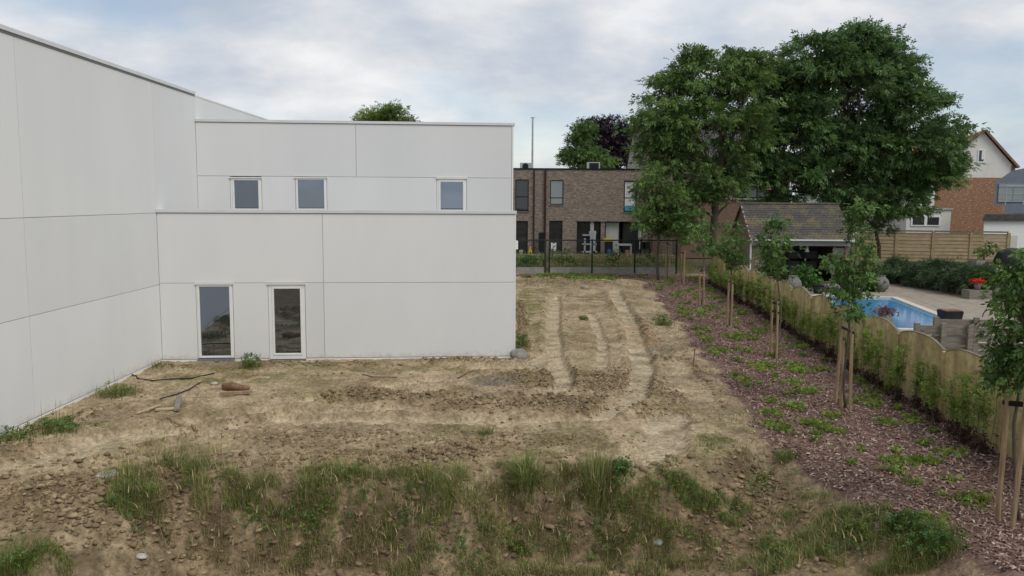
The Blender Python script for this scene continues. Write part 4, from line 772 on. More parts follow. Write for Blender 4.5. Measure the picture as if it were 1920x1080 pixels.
c = DY(1142, 474, HY - 1.1); t = thing('refuse_bin', 'black bin with yellow lid on the terrace', 'bin', (c[0], c[1], zg)); gbox('body', M['black'], t, 1135, 453, 1149, 476, 1.1, .5); gbox('lid', M['yellow'], t, 1132, 448, 1149, 452.6, 1.15, .55)
c = DY(1142, 476, HY - 1.4); t = thing('water_barrel', 'small blue barrel in front of the yellow-lidded bin', 'barrel', (c[0], c[1], zg)); MB().lathe((c[0], c[1], zg), [(.1, 0), (.13, .1), (.13, .38), (.1, .42)], 12).build('body', M['blue'], t, smooth=True); MB().lathe((c[0], c[1], zg + .421), [(.11, 0), (.11, .05)], 12).build('cap', M['blue'], t)
c = DY(1172, 477, HY - 1.2); t = thing('garden_table', 'white square garden table on the terrace', 'table', (c[0], c[1], zg)); gbox('table_top', M['greywhite'], t, 1157, 458, 1185, 461, 1.3, .8)
for l in (1158, 1182):
    for yo in (1.28, .6): gbox('leg', M['greywhite'], t, l, 461.2, l + 2.4, 478, yo, .07)
c = DY(1178, 479, HY - 1.25); o = gbox('cardboard_box', M['card'], None, 1173, 469, 1182, 479, 1.15, .3, loc=(c[0], c[1], zg), bevel=.01); tag(o, 'brown cardboard box under the white garden table', 'box')
c = DY(1038, 470, HY - .6); t = thing('heater', 'white upright heater before the tall dark garden door', 'heater', (c[0], c[1], zg)); gbox('body', M['white'], t, 1033, 455, 1043, 468, .6, .2, bevel=.03); gbox('foot', M['white'], t, 1034, 468.2, 1042, 470.5, .6, .25)
c = DY(977, 478, HY - .8); t = thing('bucket', 'white plastic bucket by the left garden door', 'bucket', (c[0], c[1], zg)); MB().lathe((c[0], c[1], zg), [(.1, 0), (.14, .3), (.15, .31)], 14).build('body', M['white'], t, smooth=True); MB().tube([(c[0] - .15, c[1], zg + .3), (c[0], c[1] - .1, zg + .36), (c[0] + .15, c[1], zg + .3)], .01, 5).build('handle', M['greywhite'], t)
c = DY(994, 476, HY - .9); t = thing('toy_slide', 'yellow plastic toy near the left garden door', 'toy', (c[0], c[1], zg)); q = [(c[0] - .16, c[1], zg), (c[0] + .17, c[1], zg), (c[0] + .1, c[1], zg + .32), (c[0] + .02, c[1], zg + .62), (c[0] - .08, c[1], zg + .4)]; MB().prism(q, (0, .3, 0)).build('body', M['yellow'], t, bevel=.02); MB().box(c[0] - .02, c[0] + .06, c[1] - .03, c[1] - .005, zg + .1, zg + .2).build('seat', M['black'], t)
for px, lb in ((1204, 'black garden chair beside the white garden table'), (1213, 'black garden chair farthest from the white table')):
    c = DY(px, 476, HY - 1.1); t = thing('garden_chair', lb, 'chair', (c[0], c[1], zg), 'black garden chairs'); x, y, z = c[0], c[1], zg
    MB().box(x - .24, x + .24, y - .24, y + .24, z + .42, z + .47).build('seat', M['black'], t); MB().box(x - .24, x + .24, y + .2, y + .25, z + .472, z + .95).build('backrest', M['black'], t)
    for sx in (-1, 1):
        for sy in (-1, 1): MB().box(x + sx * .2 - .02, x + sx * .2 + .02, y + sy * .2 - .02, y + sy * .2 + .02, z, z + .418).build('leg', M['black'], t)
c = DY(1199, 470, HY - .9); t = thing('folded_parasol', 'folded white parasol standing by the patio glass', 'parasol', (c[0], c[1], zg)); MB().tube([(c[0], c[1], zg), (c[0], c[1], zg + 2.5)], .025, 6).build('pole', M['white'], t); MB().lathe((c[0], c[1], zg + 1.1), [(.1, 0), (.13, .2), (.1, .7), (.05, 1.2), (.02, 1.32)], 10).build('canopy', M['greywhite'], t, smooth=True); MB().lathe((c[0], c[1], zg), [(.25, 0), (.25, .06), (.05, .08)], 12).build('base', M['black'], t)
for l, t_, r, b, lb in ((975, 305, 998, 316, 'white air conditioning unit on the roof by the white wall'), (1101, 304, 1125, 317, 'pale air conditioning unit with dark grille in the middle of the flat roof')):
    c = DY((l + r) / 2, b, HY + 1.5); zr_ = zt - .1; t = thing('air_conditioner', lb, 'air conditioner', (c[0], HY + 1.5, zr_), 'roof air conditioners'); fr = Fr((0, HY + 1.5), (1, 0)); a0 = fr.az(l, b)[0]; a1 = fr.az(r, b)[0]; z1 = fr.az(l, t_)[1]
    MB().box(a0, a1, HY + 1.5, HY + 1.95, zr_ + .12, z1).build('casing', M['greywhite'], t, bevel=.02); MB().box(a0 + .05, a0 + .15, HY + 1.5, HY + 1.9, zr_, zr_ + .119).build('foot', M['black'], t); MB().box(a1 - .15, a1 - .05, HY + 1.5, HY + 1.9, zr_, zr_ + .119).build('foot', M['black'], t)
    if l < 1000: cxx = (a0 + a1) / 2 - .05; MB().tube([(cxx, HY + 1.495, (zr_ + .12 + z1) / 2), (cxx, HY + 1.47, (zr_ + .12 + z1) / 2)], .22, 16).build('fan_grille', M['black'], t)
    else: MB().box(a0 + .15, a1 - .1, HY + 1.47, HY + 1.495, zr_ + .2, z1 - .06).build('fan_grille', M['black'], t)
c = DY(998, 330, 75); t = thing('mast', 'slim grey steel mast rising behind the brick house', 'mast', (c[0], 75, 0)); MB().tube([(c[0], 75, 0), (c[0], 75, DY(998, 223, 75)[2])], [.13, .07], 8).build('pole', M['greywhite'], t); z1 = DY(998, 222, 75)[2]; MB().box(c[0] - .16, c[0] + .16, 74.9, 75.1, z1 + .002, z1 + .1).build('head', M['greywhite'], t)
# ------------------------------------------------------------------ mesh fence
mf = thing('mesh_fence', 'dark steel mesh fence with concrete base slabs before the brick house', 'fence', (2.2, 48.55, 0))
m0 = G(966, 512, .0); m1 = G(1270, 512, .0); MF = Fr(m0, m1 - m0); ptop = 2.0
xs_ = [MF.az(px, 490)[0] for px in (940, 966, 1022, 1030, 1110, 1190, 1268)]; ztp = MF.az(1110, 450)[1]
for a in xs_: MF.part('post', M['fencegreen'], mf, a - .045, a + .045, -.04, .04, -.1, ztp + (.04 if a not in xs_[2:4] else -.1))
MF.part('top_rail', M['fencegreen'], mf, xs_[0], xs_[-1], -.03, .03, ztp - .05, ztp + .02)
for i, (a0, a1) in enumerate(zip(xs_[:-1], xs_[1:])):
    if a1 - a0 < .4: continue
    MF.part('base_slab', M['conc'], mf, a0 + .05, a1 - .05, -.03, .03, -.2, .34); mb = MB()
    for a in np.arange(a0 + .08, a1 - .05, .09): MF.box(mb, a - .003, a + .003, -.003, .003, .345, ztp - .052)
    for z in np.arange(.42, ztp - .06, .2): MF.box(mb, a0 + .05, a1 - .05, -.009, -.004, z, z + .008)
    mb.build('wire_mesh', M['fencegreen'], mf)
tree('fence_shrub', 'weedy shrub growing behind the mesh fence beside the white wall', (DY(985, 500, 50)[0], 50, .15), pxl([(985, 490, 22, 12), (1010, 488, 12, 14), (1035, 480, 8, 14)], 50), 'shrub', DY(990, 500, 50), .02, clump=.4, nspray=22, L=.12, k=5, ll=.1, lw=.05, cat='shrub')
for px, lb in ((1062, 'slender climber on the mesh fence left of the middle post'), (1150, 'slender climber on the mesh fence between the two right posts'), (1215, 'leafy climber on the mesh fence nearest the stakes')):
    tree('fence_climber', lb, (DY(px, 505, 49.4)[0], 49.4, .1), pxl([(px, 478, 8, 12), (px + 8, 490, 9, 8), (px - 9, 492, 8, 8)], 49.4), 'shrub', DY(px, 495, 49.4), .012, clump=.3, nspray=14, L=.1, k=5, ll=.08, lw=.04, cat='climber', group='climbers on the mesh fence')
# ------------------------------------------------------------------ houses behind
def roof_tiles(t, P0, P1, Q0, Q1, m, rows, name='tile_course'):
    """overlapping courses from eave (P0-P1) to ridge (Q0-Q1)"""
    P0, P1, Q0, Q1 = [np.asarray(v, float) for v in (P0, P1, Q0, Q1)]; nn = nrm(np.cross(P1 - P0, Q0 - P0)); nn = nn if nn[2] > 0 else -nn
    for r in range(rows):
        s0, s1 = r / rows, (r + 1.12) / rows; s1 = min(s1, 1.)
        a, b, c_, d = P0 + (Q0 - P0) * s0, P1 + (Q1 - P1) * s0, P1 + (Q1 - P1) * s1, P0 + (Q0 - P0) * s1
        MB().hexa([a + nn * .012, b + nn * .012, c_, d, a + nn * .045, b + nn * .045, c_ + nn * .02, d + nn * .02]).build(name, m, t)
def gable_house(name, label, xa, xb, y0, y1, ze, zr_, zb, wall, roof, rows=14):
    t = thing(name, label, 'house', ((xa + xb) / 2, y0, zb)); ym = (y0 + y1) / 2
    MB().prism([(xa, y0, zb), (xa, y0, ze), (xa, ym, zr_), (xa, y1, ze), (xa, y1, zb)], (xb - xa, 0, 0)).build('wall', M[wall], t)
    o = .25; roof_tiles(t, (xa - .1, y0 - o, ze - .15), (xb + .1, y0 - o, ze - .15), (xa - .1, ym, zr_ + .1), (xb + .1, ym, zr_ + .1), M[roof], rows)
    MB().hexa([(xa - .1, ym, zr_ + .02), (xb + .1, ym, zr_ + .02), (xb + .1, y1 + o, ze - .2), (xa - .1, y1 + o, ze - .2), (xa - .1, ym, zr_ + .1), (xb + .1, ym, zr_ + .1), (xb + .1, y1 + o, ze - .1), (xa - .1, y1 + o, ze - .1)]).build('back_roof', M[roof], t)
    MB().tube([(xa - .12, ym, zr_ + .1), (xb + .12, ym, zr_ + .1)], .1, 6).build('ridge', M[roof], t); return t
xa = DY(1204, 318, 70)[0]; gh = gable_house('gabled_house', 'grey rendered gabled house with dark tiled roof behind the ash tree', xa, xa + 11, 70, 80, DY(1204, 318, 70)[2], DY(1189, 240, 75)[2], 0, 'greyplaster', 'tile')
c = DY(1196, 236, 75.6); MB().box(xa + .1, xa + .8, 75.2, 76, DY(1190, 260, 75)[2], DY(1190, 229, 75)[2]).build('chimney', M['brick2'], gh)
xa = DY(1275, 420, 64)[0]; xb = DY(1478, 420, 64)[0]; bh = gable_house('brown_house', 'brown brick house with wide window between the two big trees', xa, xb, 64, 72, DY(1420, 324, 64)[2], DY(1420, 298, 68)[2], -.1, 'brick2', 'tile', 10)
K = Fr((0, 64), (1, 0)); a0 = K.az(1384, 360)[0]; a1 = K.az(1437, 360)[0]; z0 = K.az(1400, 371)[1]; z1 = K.az(1400, 348)[1]
for i in range(3):
    b0 = a0 + (a1 - a0) * i / 3; b1 = a0 + (a1 - a0) * (i + 1) / 3; wv = K.part('window', M['dframe'], bh, b0, b1, 0.002, .05, z0, z1); K.part('pane', M['palepane'], wv, b0 + .06, b1 - .06, .051, .06, z0 + .06, z1 - .06)
K.part('gutter', M['greywhite'], bh, xa, xb, .06, .16, K.az(1400, 374)[1], K.az(1400, 372)[1])
# orange-roofed house: gable towards the camera
GY = 78.0; K = Fr((0, GY), (1, 0)); kx = lambda px, py=330: K.az(px, py)[0]; kz = lambda py, px=1838: K.az(px, py)[1]
oh = thing('gabled_house', 'house with white gable over old orange brick and red tiled roof', 'house', (kx(1825), GY, 0))
xL, xP, xR = kx(1738), kx(1838), kx(1896); zE, zP, zEl, zB = kz(308), kz(246), kz(330), kz(333)
MB().prism([(xL, GY, zB + .001), (xR, GY, zB + .001), (xR, GY, zE), (xP, GY, zP), (xL, GY, zEl)], (3, 9, 0)).build('gable', M['plaster'], oh)
MB().prism([(xL, GY - .03, -.1), (xR + .25, GY - .03, -.1), (xR + .25, GY - .03, zB), (xL, GY - .03, zB)], (3, 9, 0)).build('brick_wall', M['brickold'], oh); MB().box(xR - .05, xR + .3, GY - .05, GY + .6, zB + .002, zE - .1).build('corner_pier', M['brick2'], oh)
for sx, xe, ze in ((1, xR + .45, zE - .35), (-1, xL - .4, zEl - .3)):
    d = np.array([xe - xP, 0, ze - zP]); L_ = np.linalg.norm(d); rows = 10; up = np.array([-d[2], 0, d[0]]) / L_ * sx; up = up if up[2] > 0 else -up
    for r in range(rows):
        p0 = np.array([xP, GY - .3, zP + .05]) + d * r / rows; p1 = np.array([xP, GY - .3, zP + .05]) + d * (r + 1.1) / rows
        MB().hexa([p0, p1, p1 + np.array([3.1, 9.4, 0]), p0 + np.array([3.1, 9.4, 0]), p0 + up * .1, p1 + up * .13, p1 + up * .13 + np.array([3.1, 9.4, 0]), p0 + up * .1 + np.array([3.1, 9.4, 0])]).build('tile_course', M['otile'], oh)
    q0 = np.array([xP, GY - .34, zP - .02]); MB().hexa([q0, q0 + d, q0 + d + np.array([0, .035, 0]), q0 + np.array([0, .035, 0]), q0 + up * .2, q0 + d + up * .2, q0 + d + up * .2 + np.array([0, .035, 0]), q0 + up * .2 + np.array([0, .035, 0])]).build('verge_board', M['brick2'], oh)
a0, a1, z0, z1 = kx(1833, 292), kx(1846, 292), kz(305), kz(280); wv = K.part('window', M['white'], oh, a0, a1, .002, .06, z0, z1); K.part('pane', M['darkpane'], wv, a0 + .1, a1 - .1, .061, .07, z0 + .12, z1 - .1); K.part('blind', M['white'], wv, a0 + .35, a1 - .12, .071, .076, z0 + .3, z1 - .12)
# row of lower roofs left of it
xa = DY(1560, 330, 88)[0]; xb = DY(1735, 330, 88)[0]; gable_house('terraced_house', 'pale terraced house with orange roof half hidden by the biggest tree', xa, xb, 88, 98, DY(1640, 296, 88)[2], DY(1640, 262, 93)[2], 0, 'plaster', 'otile', 12)
# white flat-roofed extension in front
EY = 66.0; K = Fr((0, EY), (1, 0)); ex = thing('house_extension', 'cream flat-roofed extension with white window behind the beige fence', 'extension', (K.az(1740, 400)[0], EY, 0)); a0, a1 = K.az(1700, 400)[0], K.az(1783, 400)[0]; zt_ = K.az(1740, 393)[1]
MB().box(a0, a1, EY, EY + 5, -.1, zt_).build('wall', M['plaster'], ex); MB().box(a0 - .1, a1 + .1, EY - .1, EY + 5.1, zt_ + .002, zt_ + .12).build('roof_edge', M['greywhite'], ex); b0, b1 = K.az(1708, 410)[0], K.az(1763, 410)[0]
for i in range(2):
    l0 = b0 + (b1 - b0) * i / 2; l1 = b0 + (b1 - b0) * (i + 1) / 2; wv = K.part('window', M['white'], ex, l0, l1, .002, .06, K.az(1740, 424)[1], K.az(1740, 404)[1]); K.part('pane', M['darkpane'], wv, l0 + .12, l1 - .12, .061, .07, K.az(1740, 424)[1] + .1, K.az(1740, 406)[1] - .05)
K2 = Fr((0, 72), (1, 0)); b_ = thing('rear_annex', 'two-storey white annex with narrow windows beside the tree and orange brick wall', 'annex', (K2.az(1725, 380)[0], 72, 0)); a0, a1 = K2.az(1690, 380)[0], K2.az(1752, 380)[0]; z1 = K2.az(1720, 336)[1]
MB().box(a0, a1, 72, 77, -.1, z1).build('wall', M['plaster'], b_); MB().hexa([(a0 - .1, 71.9, z1 + .002), (a1 + .1, 71.9, z1 + .002), (a1 + .1, 77, z1 + .6), (a0 - .1, 77, z1 + .6), (a0 - .1, 71.9, z1 + .1), (a1 + .1, 71.9, z1 + .1), (a1 + .1, 77, z1 + .7), (a0 - .1, 77, z1 + .7)]).build('roof', M['otile'], b_)
for px in (1696, 1722):
    wv = K2.part('window', M['white'], b_, K2.az(px, 370)[0], K2.az(px + 12, 370)[0], .002, .06, K2.az(px, 380)[1], K2.az(px, 350)[1]); K2.part('pane', M['darkpane'], wv, K2.az(px + 2, 370)[0], K2.az(px + 10, 370)[0], .061, .07, K2.az(px, 378)[1], K2.az(px, 353)[1])
K2.part('brick_band', M['brick2'], b_, K2.az(1712, 370)[0], K2.az(1720, 370)[0], .002, .04, 0, K2.az(1715, 345)[1])
# modern balcony house at the right edge
K = Fr((0, 60), (1, 0)); mh = thing('modern_house', 'modern blue grey house with railed balcony at the right picture edge', 'house', (K.az(1940, 400)[0], 60, 0)); a0 = K.az(1884, 390)[0]; a1 = a0 + 9
zf = K.az(1900, 400)[1]; zb_ = K.az(1900, 384)[1]; MB().prism([(a0, 60, zf), (a1, 60, zf), (a1, 60, zb_), (a0, 60, zb_)], (5, 6, 0)).build('balcony_slab', M['bluegrey'], mh); MB().prism([(a0 + 2, 62.5, -.1), (a1 + 2, 62.5, -.1), (a1 + 2, 62.5, zf - .002), (a0 + 2, 62.5, zf - .002)], (6, 7, 0)).build('lower_wall', M['plaster'], mh)
ag = K.az(1911, 350)[0]; MB().prism([(ag, 63, zb_ + .002), (a1, 63, zb_ + .002), (a1, 63, zb_ + 4), (ag + 1.2, 63, K.az(1920, 325)[1] + .3), (ag, 63, K.az(1905, 340)[1])], (5, 6, 0)).build('upper_wall', M['bluegrey'], mh); MB().box(ag + .25, a1 - .3, 62.93, 62.99, zb_ + .2, K.az(1910, 343)[1]).build('glazing', M['palepane'], mh)
zr_ = K.az(1900, 349)[1]; MB().tube([(a0 + .05, 60.1, zr_), (a1, 60.1, zr_)], .035, 6).build('handrail', M['greywhite'], mh)
for a in np.arange(a0 + .08, a1, 1.3): MB().tube([(a, 60.1, zb_), (a, 60.1, zr_ - .036)], .03, 6).build('rail_post', M['greywhite'], mh)
for f_ in (.3, .6): MB().tube([(a0 + .05, 60.1, zb_ + (zr_ - zb_) * f_), (a1, 60.1, zb_ + (zr_ - zb_) * f_)], .012, 4).build('rail_wire', M['greywhite'], mh)
K = Fr((0, 57), (1, 0)); gs = thing('garden_shed', 'white shed with dark overhanging roof behind the beige fence end', 'shed', (K.az(1870, 420)[0], 57, 0)); a0, a1 = K.az(1845, 420)[0], K.az(1930, 420)[0]; MB().prism([(a0, 57, -.1), (a1, 57, -.1), (a1, 57, K.az(1870, 414)[1]), (a0, 57, K.az(1870, 414)[1])], (2.4, 3, 0)).build('wall', M['white'], gs); z = K.az(1870, 414)[1]
MB().hexa([(a0 - .25, 56.8, z + .002), (a1, 56.8, z + .002), (a1 + 2, 60, z + .002), (a0 + 2, 60, z + .002), (a0 - .1, 56.8, z + .45), (a1, 56.8, z + .45), (a1 + 2, 60, z + .45), (a0 + 2.1, 60, z + .45)]).build('roof', M['tile'], gs)
# ------------------------------------------------------------------ beige plank fence at the back of the garden
b0 = G(1640, 500, -.1); b1 = G(1900, 505, -.1); b1[1] = b0[1] - 2.0; PF = Fr((b0[0], b0[1]), np.array([b1[0] - b0[0], b1[1] - b0[1]])); pf = thing('plank_fence', 'beige concrete plank fence behind the garden hedge', 'fence', (b0[0], b0[1], -.16))
zt2 = PF.az(1700, 436)[1]; ax = [PF.az(px, 460)[0] for px in (1610, 1680, 1749, 1820, 1890)]
for a in ax: PF.part('post', M['beige2'], pf, a - .09, a + .09, -.06, .09, -.3, zt2 + .06)
NR = 10
for a0, a1 in zip(ax[:-1], ax[1:]):
    for r in range(NR):
        z0 = -.16 + (zt2 + .16) * r / NR; z1 = -.16 + (zt2 + .16) * (r + 1) / NR - .015; da = .004 * ((r * 7) % 3)
        MB().hexa([PF.p(a0 + .092, .05 + da, z0), PF.p(a1 - .092, .05 + da, z0), PF.p(a1 - .092, -.03, z0), PF.p(a0 + .092, -.03, z0), PF.p(a0 + .092, .02, z1), PF.p(a1 - .092, .02, z1), PF.p(a1 - .092, -.03, z1), PF.p(a0 + .092, -.03, z1)]).build('plank', M['beige2'], pf)
    PF.part('cap', M['moss_cap'], pf, a0 + .05, a1 - .05, -.08, .1, zt2 + .062, zt2 + .16)
PF.part('white_pier', M['plaster'], pf, ax[-1] + .1, ax[-1] + .5, -.1, .1, -.3, zt2 - .1)
# ------------------------------------------------------------------ pool and terrace
PD = np.array([math.sin(math.radians(9)), math.cos(math.radians(9))]); PE = np.array([PD[1], -PD[0]]); PC = G(1672, 560, .02)[:2]   # far right corner
def pq(a, b, z): q = PC + PE * a + PD * b; return (q[0], q[1], z)
PWd, PLn = 4.2, 9.5
def slab(name, a0, a1, b0, b1, z0, z1, m, parent=None): return MB().hexa([pq(a0, b0, z0), pq(a1, b0, z0), pq(a1, b1, z0), pq(a0, b1, z0), pq(a0, b0, z1), pq(a1, b0, z1), pq(a1, b1, z1), pq(a0, b1, z1)]).build(name, m, parent)
wtr = slab('pool_water', -PWd, 0, -PLn, 0, -.1, .02, M['water']); wtr['kind'] = 'structure'
ter = bpy.data.objects.new('garden_terrace', None); COL.objects.link(ter); ter['kind'] = 'structure'; ter.location = (PC[0], PC[1], 0)
for a0, a1, b0, b1 in ((-PWd - .3, .3, 0, .3), (-PWd - .3, .3, -PLn - .3, -PLn), (0, .3, -PLn, 0), (-PWd - .3, -PWd, -PLn, 0)): 
    n = max(1, int(round(max(a1 - a0, b1 - b0) / .6))); lng = (a1 - a0) > (b1 - b0)
    for i in range(n):
        if lng: slab('coping_stone', a0 + (a1 - a0) * i / n + .005, a0 + (a1 - a0) * (i + 1) / n - .005, b0, b1, -.1, .085, M['coping_pool'], ter)
        else: slab('coping_stone', a0, a1, b0 + (b1 - b0) * i / n + .005, b0 + (b1 - b0) * (i + 1) / n - .005, -.1, .085, M['coping_pool'], ter)
for ia in range(-6, 10):
    for ib in range(-15, 9):
        a0, a1, b0, b1 = ia * .9, ia * .9 + .885, ib * .9, ib * .9 + .885
        if a1 > -PWd - .3 and a0 < .3 and b1 > -PLn - .3 and b0 < .3: continue
        slab('paving_slab', a0, a1, b0, b1, -.12, .055 + .006 * ((ia * 3 + ib * 5) % 4) / 4, M['paving'], ter)
slab('paving_bed', -5.4, 9, -13.5, 8.1, -.2, -.05, M['conc'], ter); slab('paving_fill', -5.2, .6, -PLn - .55, -PLn - .302, -.1, .05, M['paving'], ter); slab('paving_fill', .302, .9, -PLn - .3, .3, -.1, .05, M['paving'], ter); slab('paving_fill', -5.4, .9, .302, .9, -.1, .05, M['paving'], ter); slab('paving_fill', -5.4, -PWd - .302, -PLn - .3, .3, -.1, .05, M['paving'], ter)
# ------------------------------------------------------------------ pool house
an = math.radians(-3); PH = Fr(DY(1409, 447, 41), (math.cos(an), math.sin(an))); ph = thing('pool_house', 'open garden pool house with mossy slate roof and white gutter', 'pool house', (PH.o[0], PH.o[1], -.1))
aR = PH.az(1594, 447)[0]; zE = PH.az(1409, 448)[1]; dp_ = 4.6; rk = PH.p(-.02, -dp_ / 2, 0); qd = onpl(1500, 383, rk, PH.n); zR = float(qd[2])
rows = 15; mb_sl = MB()
for r in range(rows):
    s0, s1 = r / rows, min(1., (r + 1.15) / rows); b0_, b1_ = .25 - (dp_ / 2 + .25) * s0, .25 - (dp_ / 2 + .25) * s1; z0, z1 = zE - .02 + (zR - zE) * s0, zE - .02 + (zR - zE) * s1
    nsl = 26
    for k in range(nsl):
        a0 = -.12 + (aR + .24) * k / nsl + (r % 2) * .1; a1 = min(a0 + (aR + .24) / nsl - .012, aR + .12); j_ = .008 * rng.random()
        pts8 = [PH.p(a0, b0_, z0 + .01), PH.p(a1, b0_, z0 + .01), PH.p(a1, b1_, z1), PH.p(a0, b1_, z1), PH.p(a0, b0_, z0 + .04 + j_), PH.p(a1, b0_, z0 + .04 + j_), PH.p(a1, b1_, z1 + .02), PH.p(a0, b1_, z1 + .02)]
        if r * nsl + k < 286: MB().hexa(pts8).build('slate', M['slate'], ph)
        else: mb_sl.hexa(pts8)
o = mb_sl.build('upper_slates', M['slate'], ph); o['kind'] = 'stuff'
MB().hexa([PH.p(-.1, .22, zE - .06), PH.p(aR + .1, .22, zE - .06), PH.p(aR + .1, -dp_ / 2, zR - .04), PH.p(-.1, -dp_ / 2, zR - .04), PH.p(-.1, .22, zE - .02), PH.p(aR + .1, .22, zE - .02), PH.p(aR + .1, -dp_ / 2, zR - .005), PH.p(-.1, -dp_ / 2, zR - .005)]).build('roof_deck', M['fascia'], ph)
MB().hexa([PH.p(-.1, -dp_ / 2, zR - .06), PH.p(aR + .1, -dp_ / 2, zR - .06), PH.p(aR + .1, -dp_ - .2, zE - .06), PH.p(-.1, -dp_ - .2, zE - .06), PH.p(-.1, -dp_ / 2, zR + .02), PH.p(aR + .1, -dp_ / 2, zR + .02), PH.p(aR + .1, -dp_ - .2, zE), PH.p(-.1, -dp_ - .2, zE)]).build('back_roof', M['slate'], ph)
MB().tube([PH.p(-.12, -dp_ / 2, zR + .02), PH.p(aR + .12, -dp_ / 2, zR + .02)], .08, 6).build('ridge', M['slate'], ph)
MB().prism([PH.p(0, -.05, -.2), PH.p(0, -.05, zE - .07), PH.p(0, -dp_ / 2, zR - .08), PH.p(0, -dp_, zE - .07), PH.p(0, -dp_, -.2)], PH.u * .2).build('gable_wall', M['brick2'], ph)
MB().prism([PH.p(aR - .2, -.05, -.2), PH.p(aR - .2, -.05, zE - .07), PH.p(aR - .2, -dp_ / 2, zR - .08), PH.p(aR - .2, -dp_, zE - .07), PH.p(aR - .2, -dp_, -.2)], PH.u * .2).build('gable_wall', M['brick2'], ph)
PH.part('back_wall', M['bluegrey'], ph, .2, aR - .2, -dp_, -dp_ + .15, -.2, zE - .08)
gm = M['gutter']; PH.part('gutter', gm, ph, -.12, aR + .12, .26, .36, zE - .06, zE + .01); PH.part('fascia', M['fascia'], ph, -.05, aR, .0, .06, zE - .32, zE - .08)
MB().tube([PH.p(.02, .3, zE - .06), PH.p(.02, .26, zE - .15), PH.p(-.03, .06, zE - .25), PH.p(-.03, .06, -.1)], .045, 8).build('downpipe', gm, ph)
xo0, xo1, xo2 = PH.az(1462, 480)[0], PH.az(1562, 480)[0], aR
for i in range(11):
    z0 = -.16 + i * .2; z1 = min(z0 + .19, zE - .33)
    if z1 - z0 < .05: break
    PH.part('board', M['oldwood'], ph, .22, xo0, -.12, -.08 + .004 * (i % 2), z0, z1); PH.part('board', M['oldwood'], ph, xo1, aR - .22, -.12, -.08 + .004 * (i % 2), z0, z1)
for px in (1503,): a = PH.az(px, 480)[0]; PH.part('post', M['pipe'], ph, a - .1, a + .1, -dp_ + .2, -dp_ + .4, -.16, zE - .1)
for z in (.5, 1.1, 1.65): PH.part('shelf', M['dframe'], ph, xo0 - .4, xo1 + .2, -dp_ + .16, -dp_ + .42, z, z + .09)
for px0, px1 in ((1478, 1497), (1509, 1545)):
    for z0, z1 in ((.62, 1.05), (1.22, 1.6)): PH.part('white_panel', M['greywhite'], ph, PH.az(px0, 480, -dp_)[0], PH.az(px1, 480, -dp_)[0], -dp_ + .151, -dp_ + .17, z0, z1)
PH.part('floor', M['paving'], ph, .2, aR - .2, -dp_ + .15, .3, -.2, .06)
p = PH.p(PH.az(1519, 470)[0], -.5, 0); zl = PH.az(1519, 462)[1]; t = thing('hanging_lantern', 'small white lantern hanging in the pool house opening', 'lantern', (p[0], p[1], zl - .3)); MB().tube([(p[0], p[1], zl), (p[0], p[1], zE - .1)], .008, 4).build('chain', M['dframe'], t); MB().lathe((p[0], p[1], zl - .3), [(.12, 0), (.12, .02), (.1, .05), (.05, .27), (.02, .3)], 6).build('shade', M['white'], t)
p = PH.p(PH.az(1540, 510)[0], -1.2, .06); t = thing('garden_sofa', 'black wicker sofa inside the pool house', 'sofa', p)
for nm, (x0, x1, y0, y1, z0, z1) in dict(seat=(-.8, .8, -.4, .4, .1, .42), backrest=(-.8, .8, .25, .42, .422, .85), armrest=(-.95, -.802, -.4, .42, .1, .62), ).items(): MB().box(p[0] + x0, p[0] + x1, p[1] + y0, p[1] + y1, p[2] + z0, p[2] + z1).build(nm, M['black'], t, bevel=.03)
MB().box(p[0] + .802, p[0] + .95, p[1] - .4, p[1] + .42, p[2] + .1, p[2] + .62).build('armrest', M['black'], t, bevel=.03); MB().box(p[0] - .75, p[0] + .75, p[1] - .35, p[1] + .35, p[2], p[2] + .099).build('plinth', M['black'], t)
# ------------------------------------------------------------------ garden planting, pots, wooden fences
def lowshrub(name, label, lobes, Yd, leaf, zb=-.05, **kw):
    l = pxl(lobes, Yd); c = np.mean([q[0] for q in l], axis=0); return tree(name, label, (c[0], Yd, zb), l, leaf, (c[0], Yd, zb + .35), .03, cat='shrub', **kw)
sk = dict(clump=.32, nspray=26, L=.12, k=5, ll=.1, lw=.06, per_area=1.2)
lowshrub('garden_shrub', 'round glossy green shrub before the pool house opening', [(1510, 522, 18, 18), (1508, 508, 12, 10), (1516, 530, 14, 10)], 39.3, 'shrub', **sk)
lowshrub('garden_shrub', 'leafy shrub between pool house and beige fence', [(1600, 530, 26, 20), (1625, 525, 20, 22), (1580, 535, 18, 14), (1635, 545, 14, 10)], 39.5, 'shrub', **sk)
lowshrub('garden_shrub', 'reddish leaved shrub at the pool house right corner', [(1566, 505, 12, 14), (1572, 488, 8, 10)], 39.8, 'ash', **sk)
